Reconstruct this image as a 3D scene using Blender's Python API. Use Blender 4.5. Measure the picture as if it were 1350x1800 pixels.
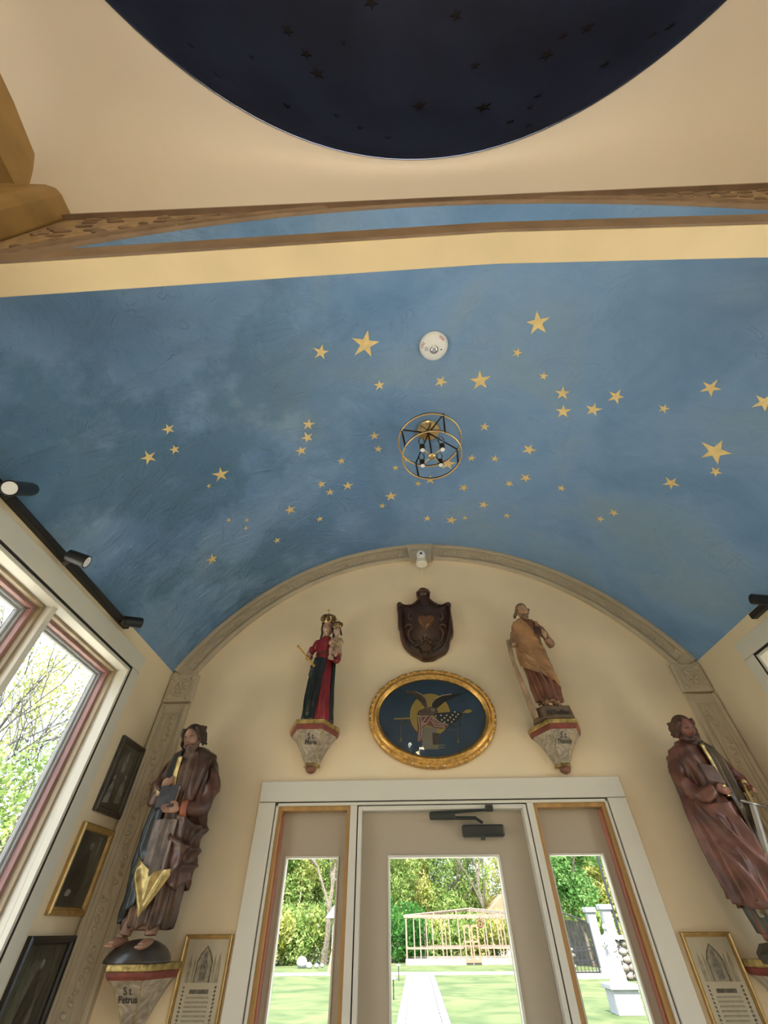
import bpy, bmesh, math, random
import numpy as np
from mathutils import Vector, Matrix
for o in list(bpy.data.objects): bpy.data.objects.remove(o)
S = bpy.context.scene
PI = math.pi
R = math.radians

# ------------------------------------------------------------------ camera
FPX, PITCH, YAW, ROLL = 718.44, R(45.6856), R(1.6763), R(-0.4653)
def cam_axes(p, y, r):
    F = np.array([0, math.cos(p), math.sin(p)]); U = np.array([0, -math.sin(p), math.cos(p)]); X = np.array([1., 0, 0])
    c, s = math.cos(y), math.sin(y); Z = np.array([[c, -s, 0], [s, c, 0], [0, 0, 1]])
    F, U, X = Z @ F, Z @ U, Z @ X
    return math.cos(r)*X + math.sin(r)*U, -math.sin(r)*X + math.cos(r)*U, F
CX, CU, CF = cam_axes(PITCH, YAW, ROLL)
CAM = np.array([0, 0, 1.5])
cd = bpy.data.cameras.new('camera'); cam = bpy.data.objects.new('camera', cd); S.collection.objects.link(cam)
cd.sensor_fit = 'HORIZONTAL'; cd.sensor_width = 36; cd.lens = FPX/1350*36; cd.clip_end = 500; cd.clip_start = .02
m = Matrix.Identity(4)
for i in range(3): m[i][0] = CX[i]; m[i][1] = CU[i]; m[i][2] = -CF[i]; m[i][3] = CAM[i]
cam.matrix_world = m; S.camera = cam

# ------------------------------------------------------------------ view, sky, sun
S.view_settings.view_transform = 'Standard'; S.view_settings.look = 'None'; S.view_settings.gamma = 1
S.view_settings.use_curve_mapping = False; S.view_settings.exposure = 1.48
w = bpy.data.worlds.new('sky'); S.world = w; w.use_nodes = True
nt = w.node_tree; bg = nt.nodes['Background']
tc = nt.nodes.new('ShaderNodeTexCoord'); nz = nt.nodes.new('ShaderNodeTexNoise'); cr = nt.nodes.new('ShaderNodeValToRGB')
nz.inputs['Scale'].default_value = 2.2; nz.inputs['Detail'].default_value = 6
cr.color_ramp.elements[0].position = .38; cr.color_ramp.elements[0].color = (.50, .66, .95, 1)
cr.color_ramp.elements[1].position = .6; cr.color_ramp.elements[1].color = (.95, .97, 1, 1)
nt.links.new(tc.outputs['Generated'], nz.inputs['Vector']); nt.links.new(nz.outputs['Fac'], cr.inputs['Fac']); nt.links.new(cr.outputs['Color'], bg.inputs['Color'])
bg.inputs['Strength'].default_value = 1.5
sl = bpy.data.lights.new('sun', 'SUN'); sl.energy = 6.0; sl.angle = R(6); sl.color = (1, .95, .86)
so = bpy.data.objects.new('sun', sl); S.collection.objects.link(so); so.rotation_euler = (R(38), 0, R(-6))

# ------------------------------------------------------------------ rays onto real surfaces
def ray(a): return (a[0]-675)*CX + (900-a[1])*CU + FPX*CF
def onY(x, y, D=3.0): v = ray((x, y)); return CAM + v*(D/v[1])
def onX(x, y, D): v = ray((x, y)); return CAM + v*(D/v[0])
def onZ(x, y, D): v = ray((x, y)); return CAM + v*((D-1.5)/v[2])
VR, VCX, VCZ = 2.2, .26, 1.88         # the barrel vault
def vault_hit(x, y, rr=VR):
    v = ray((x, y)); A = v[0]**2+v[2]**2; B = 2*(-VCX*v[0]+(1.5-VCZ)*v[2]); C = VCX**2+(1.5-VCZ)**2-rr*rr
    return CAM + v*((-B+math.sqrt(B*B-4*A*C))/(2*A))

# ------------------------------------------------------------------ materials
MATS = {}
def mat(name, col, rough=.6, metal=0, var=.0, vscale=6, bump=0, bscale=20, col2=None, coat=0, spec=.5, emit=None, estr=0, dist=0, lo=.35, hi=.65, stretch=None):
    if name in MATS: return MATS[name]
    m = bpy.data.materials.new(name); m.use_nodes = True; nt = m.node_tree; b = nt.nodes['Principled BSDF']
    b.inputs['Base Color'].default_value = (*col, 1); b.inputs['Roughness'].default_value = rough; b.inputs['Metallic'].default_value = metal
    b.inputs['Specular IOR Level'].default_value = spec; b.inputs['Coat Weight'].default_value = coat; b.inputs['Coat Roughness'].default_value = .12
    if emit: b.inputs['Emission Color'].default_value = (*emit, 1); b.inputs['Emission Strength'].default_value = estr
    tcn = nt.nodes.new('ShaderNodeTexCoord'); vec = tcn.outputs['Object']
    if stretch:
        mp = nt.nodes.new('ShaderNodeMapping'); mp.inputs['Scale'].default_value = stretch; nt.links.new(vec, mp.inputs['Vector']); vec = mp.outputs['Vector']
    if var or col2:
        n = nt.nodes.new('ShaderNodeTexNoise'); n.inputs['Scale'].default_value = vscale; n.inputs['Detail'].default_value = 6; n.inputs['Distortion'].default_value = dist
        r = nt.nodes.new('ShaderNodeValToRGB'); r.color_ramp.elements[0].position = lo; r.color_ramp.elements[1].position = hi
        c2 = col2 or tuple(min(1, c*(1+var)) for c in col)
        c1 = col if col2 else tuple(c*(1-var) for c in col)
        r.color_ramp.elements[0].color = (*c1, 1); r.color_ramp.elements[1].color = (*c2, 1)
        nt.links.new(vec, n.inputs['Vector']); nt.links.new(n.outputs['Fac'], r.inputs['Fac']); nt.links.new(r.outputs['Color'], b.inputs['Base Color'])
    if bump:
        n2 = nt.nodes.new('ShaderNodeTexNoise'); n2.inputs['Scale'].default_value = bscale; n2.inputs['Detail'].default_value = 4
        bp = nt.nodes.new('ShaderNodeBump'); bp.inputs['Strength'].default_value = bump; bp.inputs['Distance'].default_value = .01
        nt.links.new(vec, n2.inputs['Vector']); nt.links.new(n2.outputs['Fac'], bp.inputs['Height']); nt.links.new(bp.outputs['Normal'], b.inputs['Normal'])
    MATS[name] = m; return m

def vault_material():
    m = bpy.data.materials.new('blue_plaster'); m.use_nodes = True; nt = m.node_tree; b = nt.nodes['Principled BSDF']
    N = nt.nodes.new; L = nt.links.new
    tcn = N('ShaderNodeTexCoord')
    n1 = N('ShaderNodeTexNoise'); n1.inputs['Scale'].default_value = 1.1; n1.inputs['Detail'].default_value = 8; n1.inputs['Distortion'].default_value = .8
    r1 = N('ShaderNodeValToRGB'); e = r1.color_ramp.elements
    e[0].position = .33; e[0].color = (.15, .29, .50, 1); e[1].position = .68; e[1].color = (.25, .375, .50, 1)
    k = r1.color_ramp.elements.new(.5); k.color = (.21, .36, .575, 1)
    L(tcn.outputs['Object'], n1.inputs['Vector']); L(n1.outputs['Fac'], r1.inputs['Fac'])
    # rough trowelled area: strongest low on the left haunch, fading to the crown
    sep = N('ShaderNodeSeparateXYZ'); L(tcn.outputs['Object'], sep.inputs[0])
    mr = N('ShaderNodeMapRange'); mr.inputs['From Min'].default_value = .6; mr.inputs['From Max'].default_value = -1.4; mr.inputs['To Min'].default_value = .25; mr.inputs['To Max'].default_value = 1
    L(sep.outputs['X'], mr.inputs['Value'])
    mp = N('ShaderNodeMapping'); mp.inputs['Scale'].default_value = (1, 1.5, 1); L(tcn.outputs['Object'], mp.inputs['Vector'])
    n2 = N('ShaderNodeTexNoise'); n2.inputs['Scale'].default_value = 3.2; n2.inputs['Detail'].default_value = 9; n2.inputs['Roughness'].default_value = .62; n2.inputs['Distortion'].default_value = 2.4
    L(mp.outputs[0], n2.inputs['Vector'])
    # trowel arcs: thin ridges where a distorted noise crosses its middle value
    n3 = N('ShaderNodeTexNoise'); n3.inputs['Scale'].default_value = 2.4; n3.inputs['Detail'].default_value = 2; n3.inputs['Distortion'].default_value = 1.5
    L(tcn.outputs['Object'], n3.inputs['Vector'])
    n3.inputs['Scale'].default_value = 3.4; n3.inputs['Detail'].default_value = 1.5; n3.inputs['Distortion'].default_value = 2.2
    sb = N('ShaderNodeMath'); sb.operation = 'PINGPONG'; sb.inputs[1].default_value = .16; L(n3.outputs['Fac'], sb.inputs[0])
    rr = N('ShaderNodeMapRange'); rr.inputs['From Min'].default_value = 0; rr.inputs['From Max'].default_value = .007; L(sb.outputs[0], rr.inputs['Value'])
    n4 = N('ShaderNodeTexNoise'); n4.inputs['Scale'].default_value = 4.3; n4.inputs['Detail'].default_value = 1; L(tcn.outputs['Object'], n4.inputs['Vector'])
    mk = N('ShaderNodeMapRange'); mk.inputs['From Min'].default_value = .50; mk.inputs['From Max'].default_value = .62; L(n4.outputs['Fac'], mk.inputs['Value'])
    a1 = N('ShaderNodeMath'); a1.operation = 'MULTIPLY_ADD'; L(n2.outputs['Fac'], a1.inputs[0]); a1.inputs[1].default_value = 1.3
    a2 = N('ShaderNodeMath'); a2.operation = 'MULTIPLY'; L(rr.outputs[0], a2.inputs[0]); L(mk.outputs[0], a2.inputs[1]); a5 = N('ShaderNodeMath'); a5.operation = 'MULTIPLY'; L(a2.outputs[0], a5.inputs[0]); a5.inputs[1].default_value = .16; L(a5.outputs[0], a1.inputs[2])
    a3 = N('ShaderNodeMath'); a3.operation = 'MULTIPLY'; L(a1.outputs[0], a3.inputs[0]); L(mr.outputs[0], a3.inputs[1])
    bp = N('ShaderNodeBump'); bp.inputs['Strength'].default_value = .8; bp.inputs['Distance'].default_value = .045
    L(a3.outputs[0], bp.inputs['Height']); L(bp.outputs['Normal'], b.inputs['Normal'])
    mx = N('ShaderNodeMixRGB'); mx.blend_type = 'MULTIPLY'; mx.inputs['Fac'].default_value = .35
    r2 = N('ShaderNodeValToRGB'); r2.color_ramp.elements[0].position = .3; r2.color_ramp.elements[1].position = .6; r2.color_ramp.elements[0].color = (.72, .8, .9, 1)
    L(n2.outputs['Fac'], r2.inputs['Fac']); L(r1.outputs['Color'], mx.inputs[1]); L(r2.outputs['Color'], mx.inputs[2])
    # a darker, teal blue coat brushed over the rough left haunch, with a ragged edge
    n5 = N('ShaderNodeTexNoise'); n5.inputs['Scale'].default_value = 1.3; n5.inputs['Detail'].default_value = 7; n5.inputs['Roughness'].default_value = .65; L(tcn.outputs['Object'], n5.inputs['Vector'])
    m5 = N('ShaderNodeMapRange'); m5.inputs['From Min'].default_value = .46; m5.inputs['From Max'].default_value = .56; L(n5.outputs['Fac'], m5.inputs['Value'])
    x5 = N('ShaderNodeMapRange'); x5.inputs['From Min'].default_value = .1; x5.inputs['From Max'].default_value = -1.0; x5.inputs['To Max'].default_value = .75; L(sep.outputs['X'], x5.inputs['Value'])
    p5 = N('ShaderNodeMath'); p5.operation = 'MULTIPLY'; L(m5.outputs[0], p5.inputs[0]); L(x5.outputs[0], p5.inputs[1])
    c5 = N('ShaderNodeMixRGB'); c5.inputs[2].default_value = (.085, .20, .33, 1); L(p5.outputs[0], c5.inputs[0]); L(mx.outputs[0], c5.inputs[1])
    L(c5.outputs[0], b.inputs['Base Color'])
    b.inputs['Roughness'].default_value = .38; b.inputs['Specular IOR Level'].default_value = .45
    return m
def glass_material(name, refl=.08, tint=(.97, .985, .98)):
    m = bpy.data.materials.new(name); m.use_nodes = True; nt = m.node_tree; nt.nodes.clear()
    N = nt.nodes.new; L = nt.links.new
    t = N('ShaderNodeBsdfTransparent'); t.inputs[0].default_value = (*tint, 1); g = N('ShaderNodeBsdfGlossy'); g.inputs['Roughness'].default_value = .004
    f = N('ShaderNodeLayerWeight'); f.inputs['Blend'].default_value = refl; mx = N('ShaderNodeMixShader'); o = N('ShaderNodeOutputMaterial')
    L(f.outputs['Fresnel'], mx.inputs[0]); L(t.outputs[0], mx.inputs[1]); L(g.outputs[0], mx.inputs[2]); L(mx.outputs[0], o.inputs[0])
    return m
def leaf_material(name, c1, c2, trans=.5):
    m = bpy.data.materials.new(name); m.use_nodes = True; nt = m.node_tree; nt.nodes.clear()
    N = nt.nodes.new; L = nt.links.new
    tcn = N('ShaderNodeTexCoord'); n = N('ShaderNodeTexNoise'); n.inputs['Scale'].default_value = 1.4; n.inputs['Detail'].default_value = 5
    r = N('ShaderNodeValToRGB'); r.color_ramp.elements[0].position = .38; r.color_ramp.elements[1].position = .62
    r.color_ramp.elements[0].color = (*c1, 1); r.color_ramp.elements[1].color = (*c2, 1)
    d = N('ShaderNodeBsdfDiffuse'); t = N('ShaderNodeBsdfTranslucent'); mx = N('ShaderNodeMixShader'); mx.inputs[0].default_value = trans; o = N('ShaderNodeOutputMaterial')
    L(tcn.outputs['Object'], n.inputs['Vector']); L(n.outputs['Fac'], r.inputs['Fac']); L(r.outputs[0], d.inputs[0]); L(r.outputs[0], t.inputs[0])
    L(d.outputs[0], mx.inputs[1]); L(t.outputs[0], mx.inputs[2]); L(mx.outputs[0], o.inputs[0]); return m

M_BLUE = vault_material()
M_CREAM = mat('cream_plaster', (.82, .67, .44), .7, var=.06, vscale=1.5, bump=.08, bscale=30)
M_TRIM = mat('ivory_trim_paint', (.70, .66, .55), .45, bump=.02, bscale=60)
M_ORN = mat('ornament_plaster', (.54, .455, .32), .55, var=.05, vscale=10, bump=.03, bscale=40)
M_CEIL = mat('warm_white_plaster', (.80, .73, .63), .7, bump=.03, bscale=12)
M_YEL = mat('yellow_painted_beam', (.86, .66, .37), .55, var=.05, vscale=3, bump=.05, bscale=20)
M_OCHRE = mat('ochre_cornice', (.34, .215, .075), .5, var=.15, vscale=5, bump=.05)
M_BROWNM = mat('brown_cornice_beam_shade', (.25, .165, .10), .6, var=.15, vscale=8)
M_NIGHT = mat('night_blue_plaster', (.015, .022, .052), .5, var=.25, vscale=2, bump=.2, bscale=6)
M_DSTAR = mat('shaded_gold_star', (.007, .005, .006), .5)  # gold stars coloured near black, the shade of the unlit dome put in
M_GOLD = mat('gold_leaf', (.93, .70, .30), .4, metal=.3, var=.08, vscale=30)
M_GOLDF = mat('gilt_frame', (.62, .36, .10), .32, metal=.7, var=.25, vscale=40, bump=.2, bscale=60)
M_GOLDD = mat('aged_gilding', (.45, .33, .12), .35, metal=.6, var=.4, vscale=25, bump=.3, bscale=50)
M_BRASS = mat('brushed_brass', (.85, .62, .3), .28, metal=1)
M_BLACK = mat('black_metal', (.018, .018, .02), .4, metal=.3)
M_BRONZE = mat('dark_bronze', (.03, .018, .012), .4, metal=.5)
M_GLASS = glass_material('window_glass')
M_PGLASS = glass_material('picture_glass', .12)
M_BULB = glass_material('bulb_glass', .25)
M_WHITEP = mat('white_plastic', (.85, .84, .80), .35)
M_RED = mat('red_print', (.45, .03, .05), .5)
M_CHROME = mat('chrome', (.8, .8, .8), .12, metal=1)
M_DOOR = mat('taupe_painted_door', (.44, .37, .27), .45, bump=.02, bscale=50)
M_OAK = mat('golden_oak', (.45, .25, .08), .35, var=.2, vscale=12, stretch=(1, 1, .06), coat=.3)
M_PINK2 = mat('dusty_rose_wood', (.36, .19, .17), .4, var=.15, vscale=14, stretch=(1, 1, .1))
M_OAK2 = mat('weathered_oak', (.36, .27, .16), .4, var=.15, vscale=12, stretch=(1, 1, .08))
M_PINK = mat('rose_stained_wood', (.46, .18, .13), .4, var=.15, vscale=14, stretch=(1, 1, .1))
M_VINYL = mat('grey_vinyl', (.42, .43, .42), .4)
M_GAP = mat('dark_gap', (.03, .025, .02), .8)
M_INK = mat('black_ink', (.05, .04, .035), .6)

# ------------------------------------------------------------------ mesh collecting and linking
def wloc(o):
    v = Vector((0, 0, 0))
    while o is not None: v += o.location; o = o.parent
    return v
def children_world(o): return wloc(o)
class MB:
    def __init__(s): s.v = []; s.f = []
    def add(s, vs, fs):
        n = len(s.v); s.v += [tuple(map(float, p)) for p in vs]; s.f += [tuple(i+n for i in f) for f in fs]; return s
    def box(s, x0, x1, y0, y1, z0, z1):
        x0, x1 = sorted((x0, x1)); y0, y1 = sorted((y0, y1)); z0, z1 = sorted((z0, z1))
        return s.add([(x0,y0,z0),(x1,y0,z0),(x1,y1,z0),(x0,y1,z0),(x0,y0,z1),(x1,y0,z1),(x1,y1,z1),(x0,y1,z1)],
              [(3,2,1,0),(4,5,6,7),(0,1,5,4),(1,2,6,5),(2,3,7,6),(3,0,4,7)])
    def tube(s, pts, rad, n=10, cap=True, sq=1):
        pts = [Vector(p) for p in pts]; k = len(pts); rad = [rad]*k if not hasattr(rad, '__len__') else rad
        vs = []; up = None
        for i, p in enumerate(pts):
            t = (pts[min(i+1, k-1)] - pts[max(i-1, 0)]).normalized()
            if up is None:
                up = Vector((0, 0, 1)) if abs(t.z) < .9 else Vector((1, 0, 0))
            a = t.cross(up).normalized(); b = a.cross(t).normalized(); up = b
            for j in range(n):
                q = 2*PI*j/n; vs.append(p + a*math.cos(q)*rad[i] + b*math.sin(q)*rad[i]*sq)
        fs = [(i*n+j, i*n+(j+1) % n, (i+1)*n+(j+1) % n, (i+1)*n+j) for i in range(k-1) for j in range(n)]
        if cap: fs += [tuple(range(n-1, -1, -1)), tuple((k-1)*n+j for j in range(n))]
        return s.add(vs, fs)
    def sleeve(s, pts, rad, n=20):
        # creased sleeve: rings along a smooth path, pinched where the arm bends
        pts = [Vector(p) for p in pts]; K = len(pts); P = []; Q = []; M_ = 26
        for i in range(M_+1):
            u = i/M_*(K-1); k = min(int(u), K-2); t = u-k
            p0, p1, p2, p3 = pts[max(0, k-1)], pts[k], pts[k+1], pts[min(K-1, k+2)]
            P.append(.5*((2*p1)+(p2-p0)*t+(2*p0-5*p1+4*p2-p3)*t*t+(3*p1-p0-3*p2+p3)*t**3)); r0, r1 = rad[k], rad[k+1]; Q.append(r0+(r1-r0)*t)
        up = Vector((0, -1, .2)); base = len(s.v); rm = max(rad)
        for i, p in enumerate(P):
            t = (P[min(i+1, M_)]-P[max(i-1, 0)]).normalized(); a = t.cross(up).normalized(); b = a.cross(t).normalized()
            for j in range(n):
                q = 2*PI*j/n; v = i/M_; cr = .22*(1-2*abs(math.sin(v*11+1.6*math.sin(q+.6)))**.7)*math.sin(PI*min(1, v*1.1+.05))+.06*math.sin(3*q+v*9)
                r = Q[i]*.84*(1+cr); s.v.append(tuple(p+a*math.cos(q)*r+b*math.sin(q)*r))
        s.f += [(base+i*n+j, base+i*n+(j+1) % n, base+(i+1)*n+(j+1) % n, base+(i+1)*n+j) for i in range(M_) for j in range(n)]
        s.f += [tuple(base+j for j in range(n-1, -1, -1)), tuple(base+M_*n+j for j in range(n))]
        return s
    def ring(s, c, r, tr, n=64, k=8, ax=(0, 0, 1), ry=None, tz=None):
        ax = Vector(ax).normalized(); a = ax.orthogonal().normalized() if abs(ax.z) < .9 else Vector((1, 0, 0)); b = ax.cross(a)
        if abs(ax.y) > .9: a = Vector((1, 0, 0)); b = Vector((0, 0, 1))
        ry = ry or r; tz = tz or tr; vs = []
        for i in range(n):
            q = 2*PI*i/n; d = (a*math.cos(q) + b*math.sin(q)*1).normalized()
            base = Vector(c) + a*math.cos(q)*r + b*math.sin(q)*ry
            nn = (a*math.cos(q)/r + b*math.sin(q)/ry).normalized()
            for j in range(k):
                w_ = 2*PI*j/k; vs.append(base + nn*math.cos(w_)*tr + ax*math.sin(w_)*tz)
        return s.add(vs, [(i*k+j, i*k+(j+1) % k, ((i+1) % n)*k+(j+1) % k, ((i+1) % n)*k+j) for i in range(n) for j in range(k)])
    def ell(s, c, r, n=12, k=8, rot=None):
        vs = []; r = (r, r, r) if not hasattr(r, '__len__') else r
        for i in range(k+1):
            t = PI*i/k
            for j in range(n):
                q = 2*PI*j/n; p = Vector((math.sin(t)*math.cos(q)*r[0], math.sin(t)*math.sin(q)*r[1], math.cos(t)*r[2]))
                if rot: p = rot @ p
                vs.append(Vector(c)+p)
        return s.add(vs, [(i*n+j, (i+1)*n+j, (i+1)*n+(j+1) % n, i*n+(j+1) % n) for i in range(k) for j in range(n)])
    def lathe(s, c, prof, n=24):
        vs = [(c[0]+r*math.cos(2*PI*j/n), c[1]+r*math.sin(2*PI*j/n), c[2]+z) for r, z in prof for j in range(n)]; k = len(prof)
        return s.add(vs, [(i*n+j, i*n+(j+1) % n, (i+1)*n+(j+1) % n, (i+1)*n+j) for i in range(k-1) for j in range(n)] + [tuple(range(n-1, -1, -1)), tuple((k-1)*n+j for j in range(n))])
    def prism(s, poly, f0, f1):
        """poly in 2D, f0/f1 map (u,v) to 3D back/front"""
        n = len(poly); vs = [f0(*p) for p in poly]+[f1(*p) for p in poly]
        return s.add(vs, [tuple(range(n-1, -1, -1)), tuple(range(n, 2*n))]+[(i, (i+1) % n, n+(i+1) % n, n+i) for i in range(n)])
    def grid(s, fn, nu, nv):
        vs = [fn(i/nu, j/nv) for i in range(nu+1) for j in range(nv+1)]
        return s.add(vs, [(i*(nv+1)+j, (i+1)*(nv+1)+j, (i+1)*(nv+1)+j+1, i*(nv+1)+j+1) for i in range(nu) for j in range(nv)])
    def build(s, name, m, parent=None, smooth=False, origin=None, local=False, bevel=0, kind=None, label=None, solid=0, remesh=0, sub=0, fixn=True):
        me = bpy.data.meshes.new(name)
        off = Vector((0, 0, 0))
        if not local:
            if parent is not None: off = wloc(parent)
            elif origin is not None: off = Vector(origin)
        me.from_pydata([(a-off.x, b-off.y, c-off.z) for a, b, c in s.v], [], s.f)
        if fixn:
            b = bmesh.new(); b.from_mesh(me); bmesh.ops.remove_doubles(b, verts=b.verts, dist=1e-6); bmesh.ops.recalc_face_normals(b, faces=b.faces); b.to_mesh(me); b.free()
        me.materials.append(m)
        o = bpy.data.objects.new(name, me); S.collection.objects.link(o)
        if remesh or solid or sub:
            if solid: q = o.modifiers.new('s', 'SOLIDIFY'); q.thickness = solid; q.offset = 0
            if remesh: q = o.modifiers.new('r', 'REMESH'); q.mode = 'VOXEL'; q.voxel_size = remesh; q = o.modifiers.new('sm', 'SMOOTH'); q.factor = .5; q.iterations = 2
            if sub: q = o.modifiers.new('ss', 'SUBSURF'); q.levels = sub; q.render_levels = sub
            dg = bpy.context.evaluated_depsgraph_get(); dg.update(); me2 = bpy.data.meshes.new_from_object(o.evaluated_get(dg)); o.modifiers.clear(); o.data = me2; bpy.data.meshes.remove(me); me = me2; me.name = name
            if not me.materials: me.materials.append(m)
        if bevel: q = o.modifiers.new('bevel', 'BEVEL'); q.width = bevel; q.segments = 2; q.limit_method = 'ANGLE'
        if smooth:
            me.polygons.foreach_set('use_smooth', [True]*len(me.polygons))
            if smooth == 'auto':
                me.set_sharp_from_angle(angle=R(40))
        if parent is not None: o.parent = parent
        elif origin is not None: o.location = origin
        if kind: o['kind'] = kind
        if label: o['label'] = label
        return o
def tag(o, label, cat, group=None):
    o['label'] = label; o['category'] = cat
    if group: o['group'] = group
    return o
def thing(name, loc, label, cat, group=None, rz=0):
    o = bpy.data.objects.new(name, None); S.collection.objects.link(o); o.location = loc; o.rotation_euler.z = rz; o.empty_display_size = .05
    return tag(o, label, cat, group)
def struct(name, mb, m, **k): return mb.build(name, m, kind='structure', **k)
def dup(o, parent=None, loc=None):
    c = o.copy(); S.collection.objects.link(c)
    if parent is not None: c.parent = parent
    if loc is not None: c.location = loc
    for ch in [x for x in bpy.data.objects if x.parent == o]: dup(ch, c)
    return c
def text(name, body, size, m, mapper, parent, ext=.0015, spacing=1.0, shear=0.0):
    """lettering: flat glyph mesh mapped by mapper(u, v, depth) to local coordinates of parent"""
    cu = bpy.data.curves.new(name, 'FONT'); cu.body = body; cu.size = size; cu.extrude = ext; cu.align_x = 'CENTER'; cu.space_character = spacing; cu.resolution_u = 3; cu.shear = shear; cu.offset = size*.012
    t = bpy.data.objects.new('tmp', cu); S.collection.objects.link(t)
    dg = bpy.context.evaluated_depsgraph_get(); me = bpy.data.meshes.new_from_object(t.evaluated_get(dg)); bpy.data.objects.remove(t)
    for v in me.vertices: v.co = mapper(v.co.x, v.co.y, v.co.z)
    me.materials.clear(); me.materials.append(m); o = bpy.data.objects.new(name, me); S.collection.objects.link(o); o.parent = parent; return o
random.seed(7)
exec_parts = True

# ================================================================== STRUCTURE
XL, XR, YE, YN = -1.70, 2.22, 3.0, .36
def mir(x): return .52 - x
mb = MB().box(-1.9, -.80, YE, YE+.2, -.1, 4.5).box(1.28, 2.42, YE, YE+.2, -.1, 4.5).box(-.80, 1.28, YE, YE+.2, 2.09, 4.5)
struct('wall_front', mb, M_CREAM)
WY0, WY1, WZ0, WZ1 = .62, 2.465, .75, 2.67
for side, sx in (('left', 0), ('right', 1)):
    f = (lambda x: x) if not sx else mir
    mb = MB()
    for b in ((.36, WY0, 0, 2.95), (WY1, YE, 0, 2.95), (WY0, WY1, 0, WZ0), (WY0, WY1, WZ1, 2.95)):
        mb.box(f(XL), f(XL-.2), b[0], b[1], b[2], b[3])
    struct('wall_'+side, mb, M_CREAM)
TM = math.asin(1.96/2.2)
def vpt(t, y, r=VR): return (VCX+r*math.sin(t), y, VCZ+r*math.cos(t))
vault = MB().grid(lambda u, v: vpt(-TM-.02+(2*TM+.04)*u, YN-.01+(YE+.02-YN)*v), 96, 24).build('ceiling', M_BLUE, smooth=True, kind='structure')
struct('floor', MB().box(-3.1, 3.6, -5.2, 3.3, -.12, 0), mat('pale_limestone_floor', (.60, .55, .47), .35, var=.08, vscale=4))

# painted gold stars on the vault: thin shapes following its curve
STARS = [(564,619,13,20),(642,605,22,14),(667,677,9,0),(775,671,11,25),(844,669,16,-10),(945,568,18,-14),(909,620,8,12),(955,661,7,0),(989,691,11,-8),(990,723,12,-10),(1043,720,12,0),(1083,697,12,8),(1167,718,8,0),(1249,682,13,10),(1344,707,14,5),(1257,794,20,0),(1258,829,8,10),(1180,849,11,12),(852,750,8,0),(930,790,11,14),(870,806,7,0),(829,805,7,0),(895,850,7,30),(924,840,9,20),(987,858,7,0),(1079,901,7,15),(1055,912,6,0),(850,887,8,9),(891,906,6,0),(815,857,8,20),(817,910,5,0),(793,914,9,8),(751,911,7,0),(735,850,6,14),(687,872,10,0),(672,889,6,10),(695,822,6,0),(665,789,7,12),(658,766,8,0),(600,810,7,0),(611,854,9,8),(565,851,7,0),(580,865,7,12),(542,746,10,18),(540,769,10,-12),(529,792,9,0),(510,896,9,0),(562,912,6,8),(487,950,6,0),(373,983,9,14),(296,754,9,0),(307,790,8,8),(261,804,11,0),(388,834,12,14),(367,854,4,0),(402,914,4,0),(432,928,4,0),(434,914,4,8),(787,815,13,6),(715,808,6,0),(756,843,9,0)]
def star_mesh(cx, cy, px, rot, rr, inner=.37):
    h = vault_hit(cx, cy, rr); d = ray((cx, cy)); rad = px*np.linalg.norm(h-CAM)/np.linalg.norm(d)*1.12
    t0 = math.atan2(h[0]-VCX, h[2]-VCZ); rad /= max(.55, abs(math.cos(t0*.55)))
    mb = MB(); vs = []
    for lay in (0, .0015):
        for k in range(10):
            a = R(rot) + PI*k/5 + random.uniform(-.05, .05); q = rad*(1 if k % 2 == 0 else inner)*random.uniform(.88, 1.1)
            vs.append(vpt(t0+math.sin(a)*q/rr, h[1]-math.cos(a)*q, rr-.001-lay))
        vs.append(vpt(t0, h[1], rr-.001-lay))
    fs = []
    for k in range(10): fs += [(21, 11+k, 11+(k+1) % 10), (10, (k+1) % 10, k), (k, (k+1) % 10, 11+(k+1) % 10, 11+k)]
    return MB().add(vs, fs)
for s in STARS: star_mesh(s[0], s[1], s[2], s[3], VR).build('star', M_GOLD, parent=vault)

# tie beam across the mouth of the vault, slightly cranked
bz = lambda x: 3.243+.096*(x-.408) if x < .408 else 3.243-.0652*(x-.408)
mb = MB(); xs = [-1.63, -1.0, -.3, .40, .416, 1.0, 1.6, 2.15]; vs = []
for x in xs: vs += [(x, .32, bz(x)), (x, .42, bz(x)), (x, .42, bz(x)+.13), (x, .32, bz(x)+.115)]
fs = [(i*4+j, i*4+(j+1) % 4, i*4+4+(j+1) % 4, i*4+4+j) for i in range(len(xs)-1) for j in range(4)]+[(0, 1, 2, 3), tuple(len(xs)*4-4+j for j in (3, 2, 1, 0))]
struct('trim_1', mb.add(vs, fs), M_YEL, bevel=.003)
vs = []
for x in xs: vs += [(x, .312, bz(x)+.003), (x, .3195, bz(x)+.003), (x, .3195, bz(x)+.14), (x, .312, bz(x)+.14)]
struct('beam_shade_face', MB().add(vs, fs), M_BROWNM)  # near face of the beam: its shade painted in as a thin brown sheet

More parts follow.
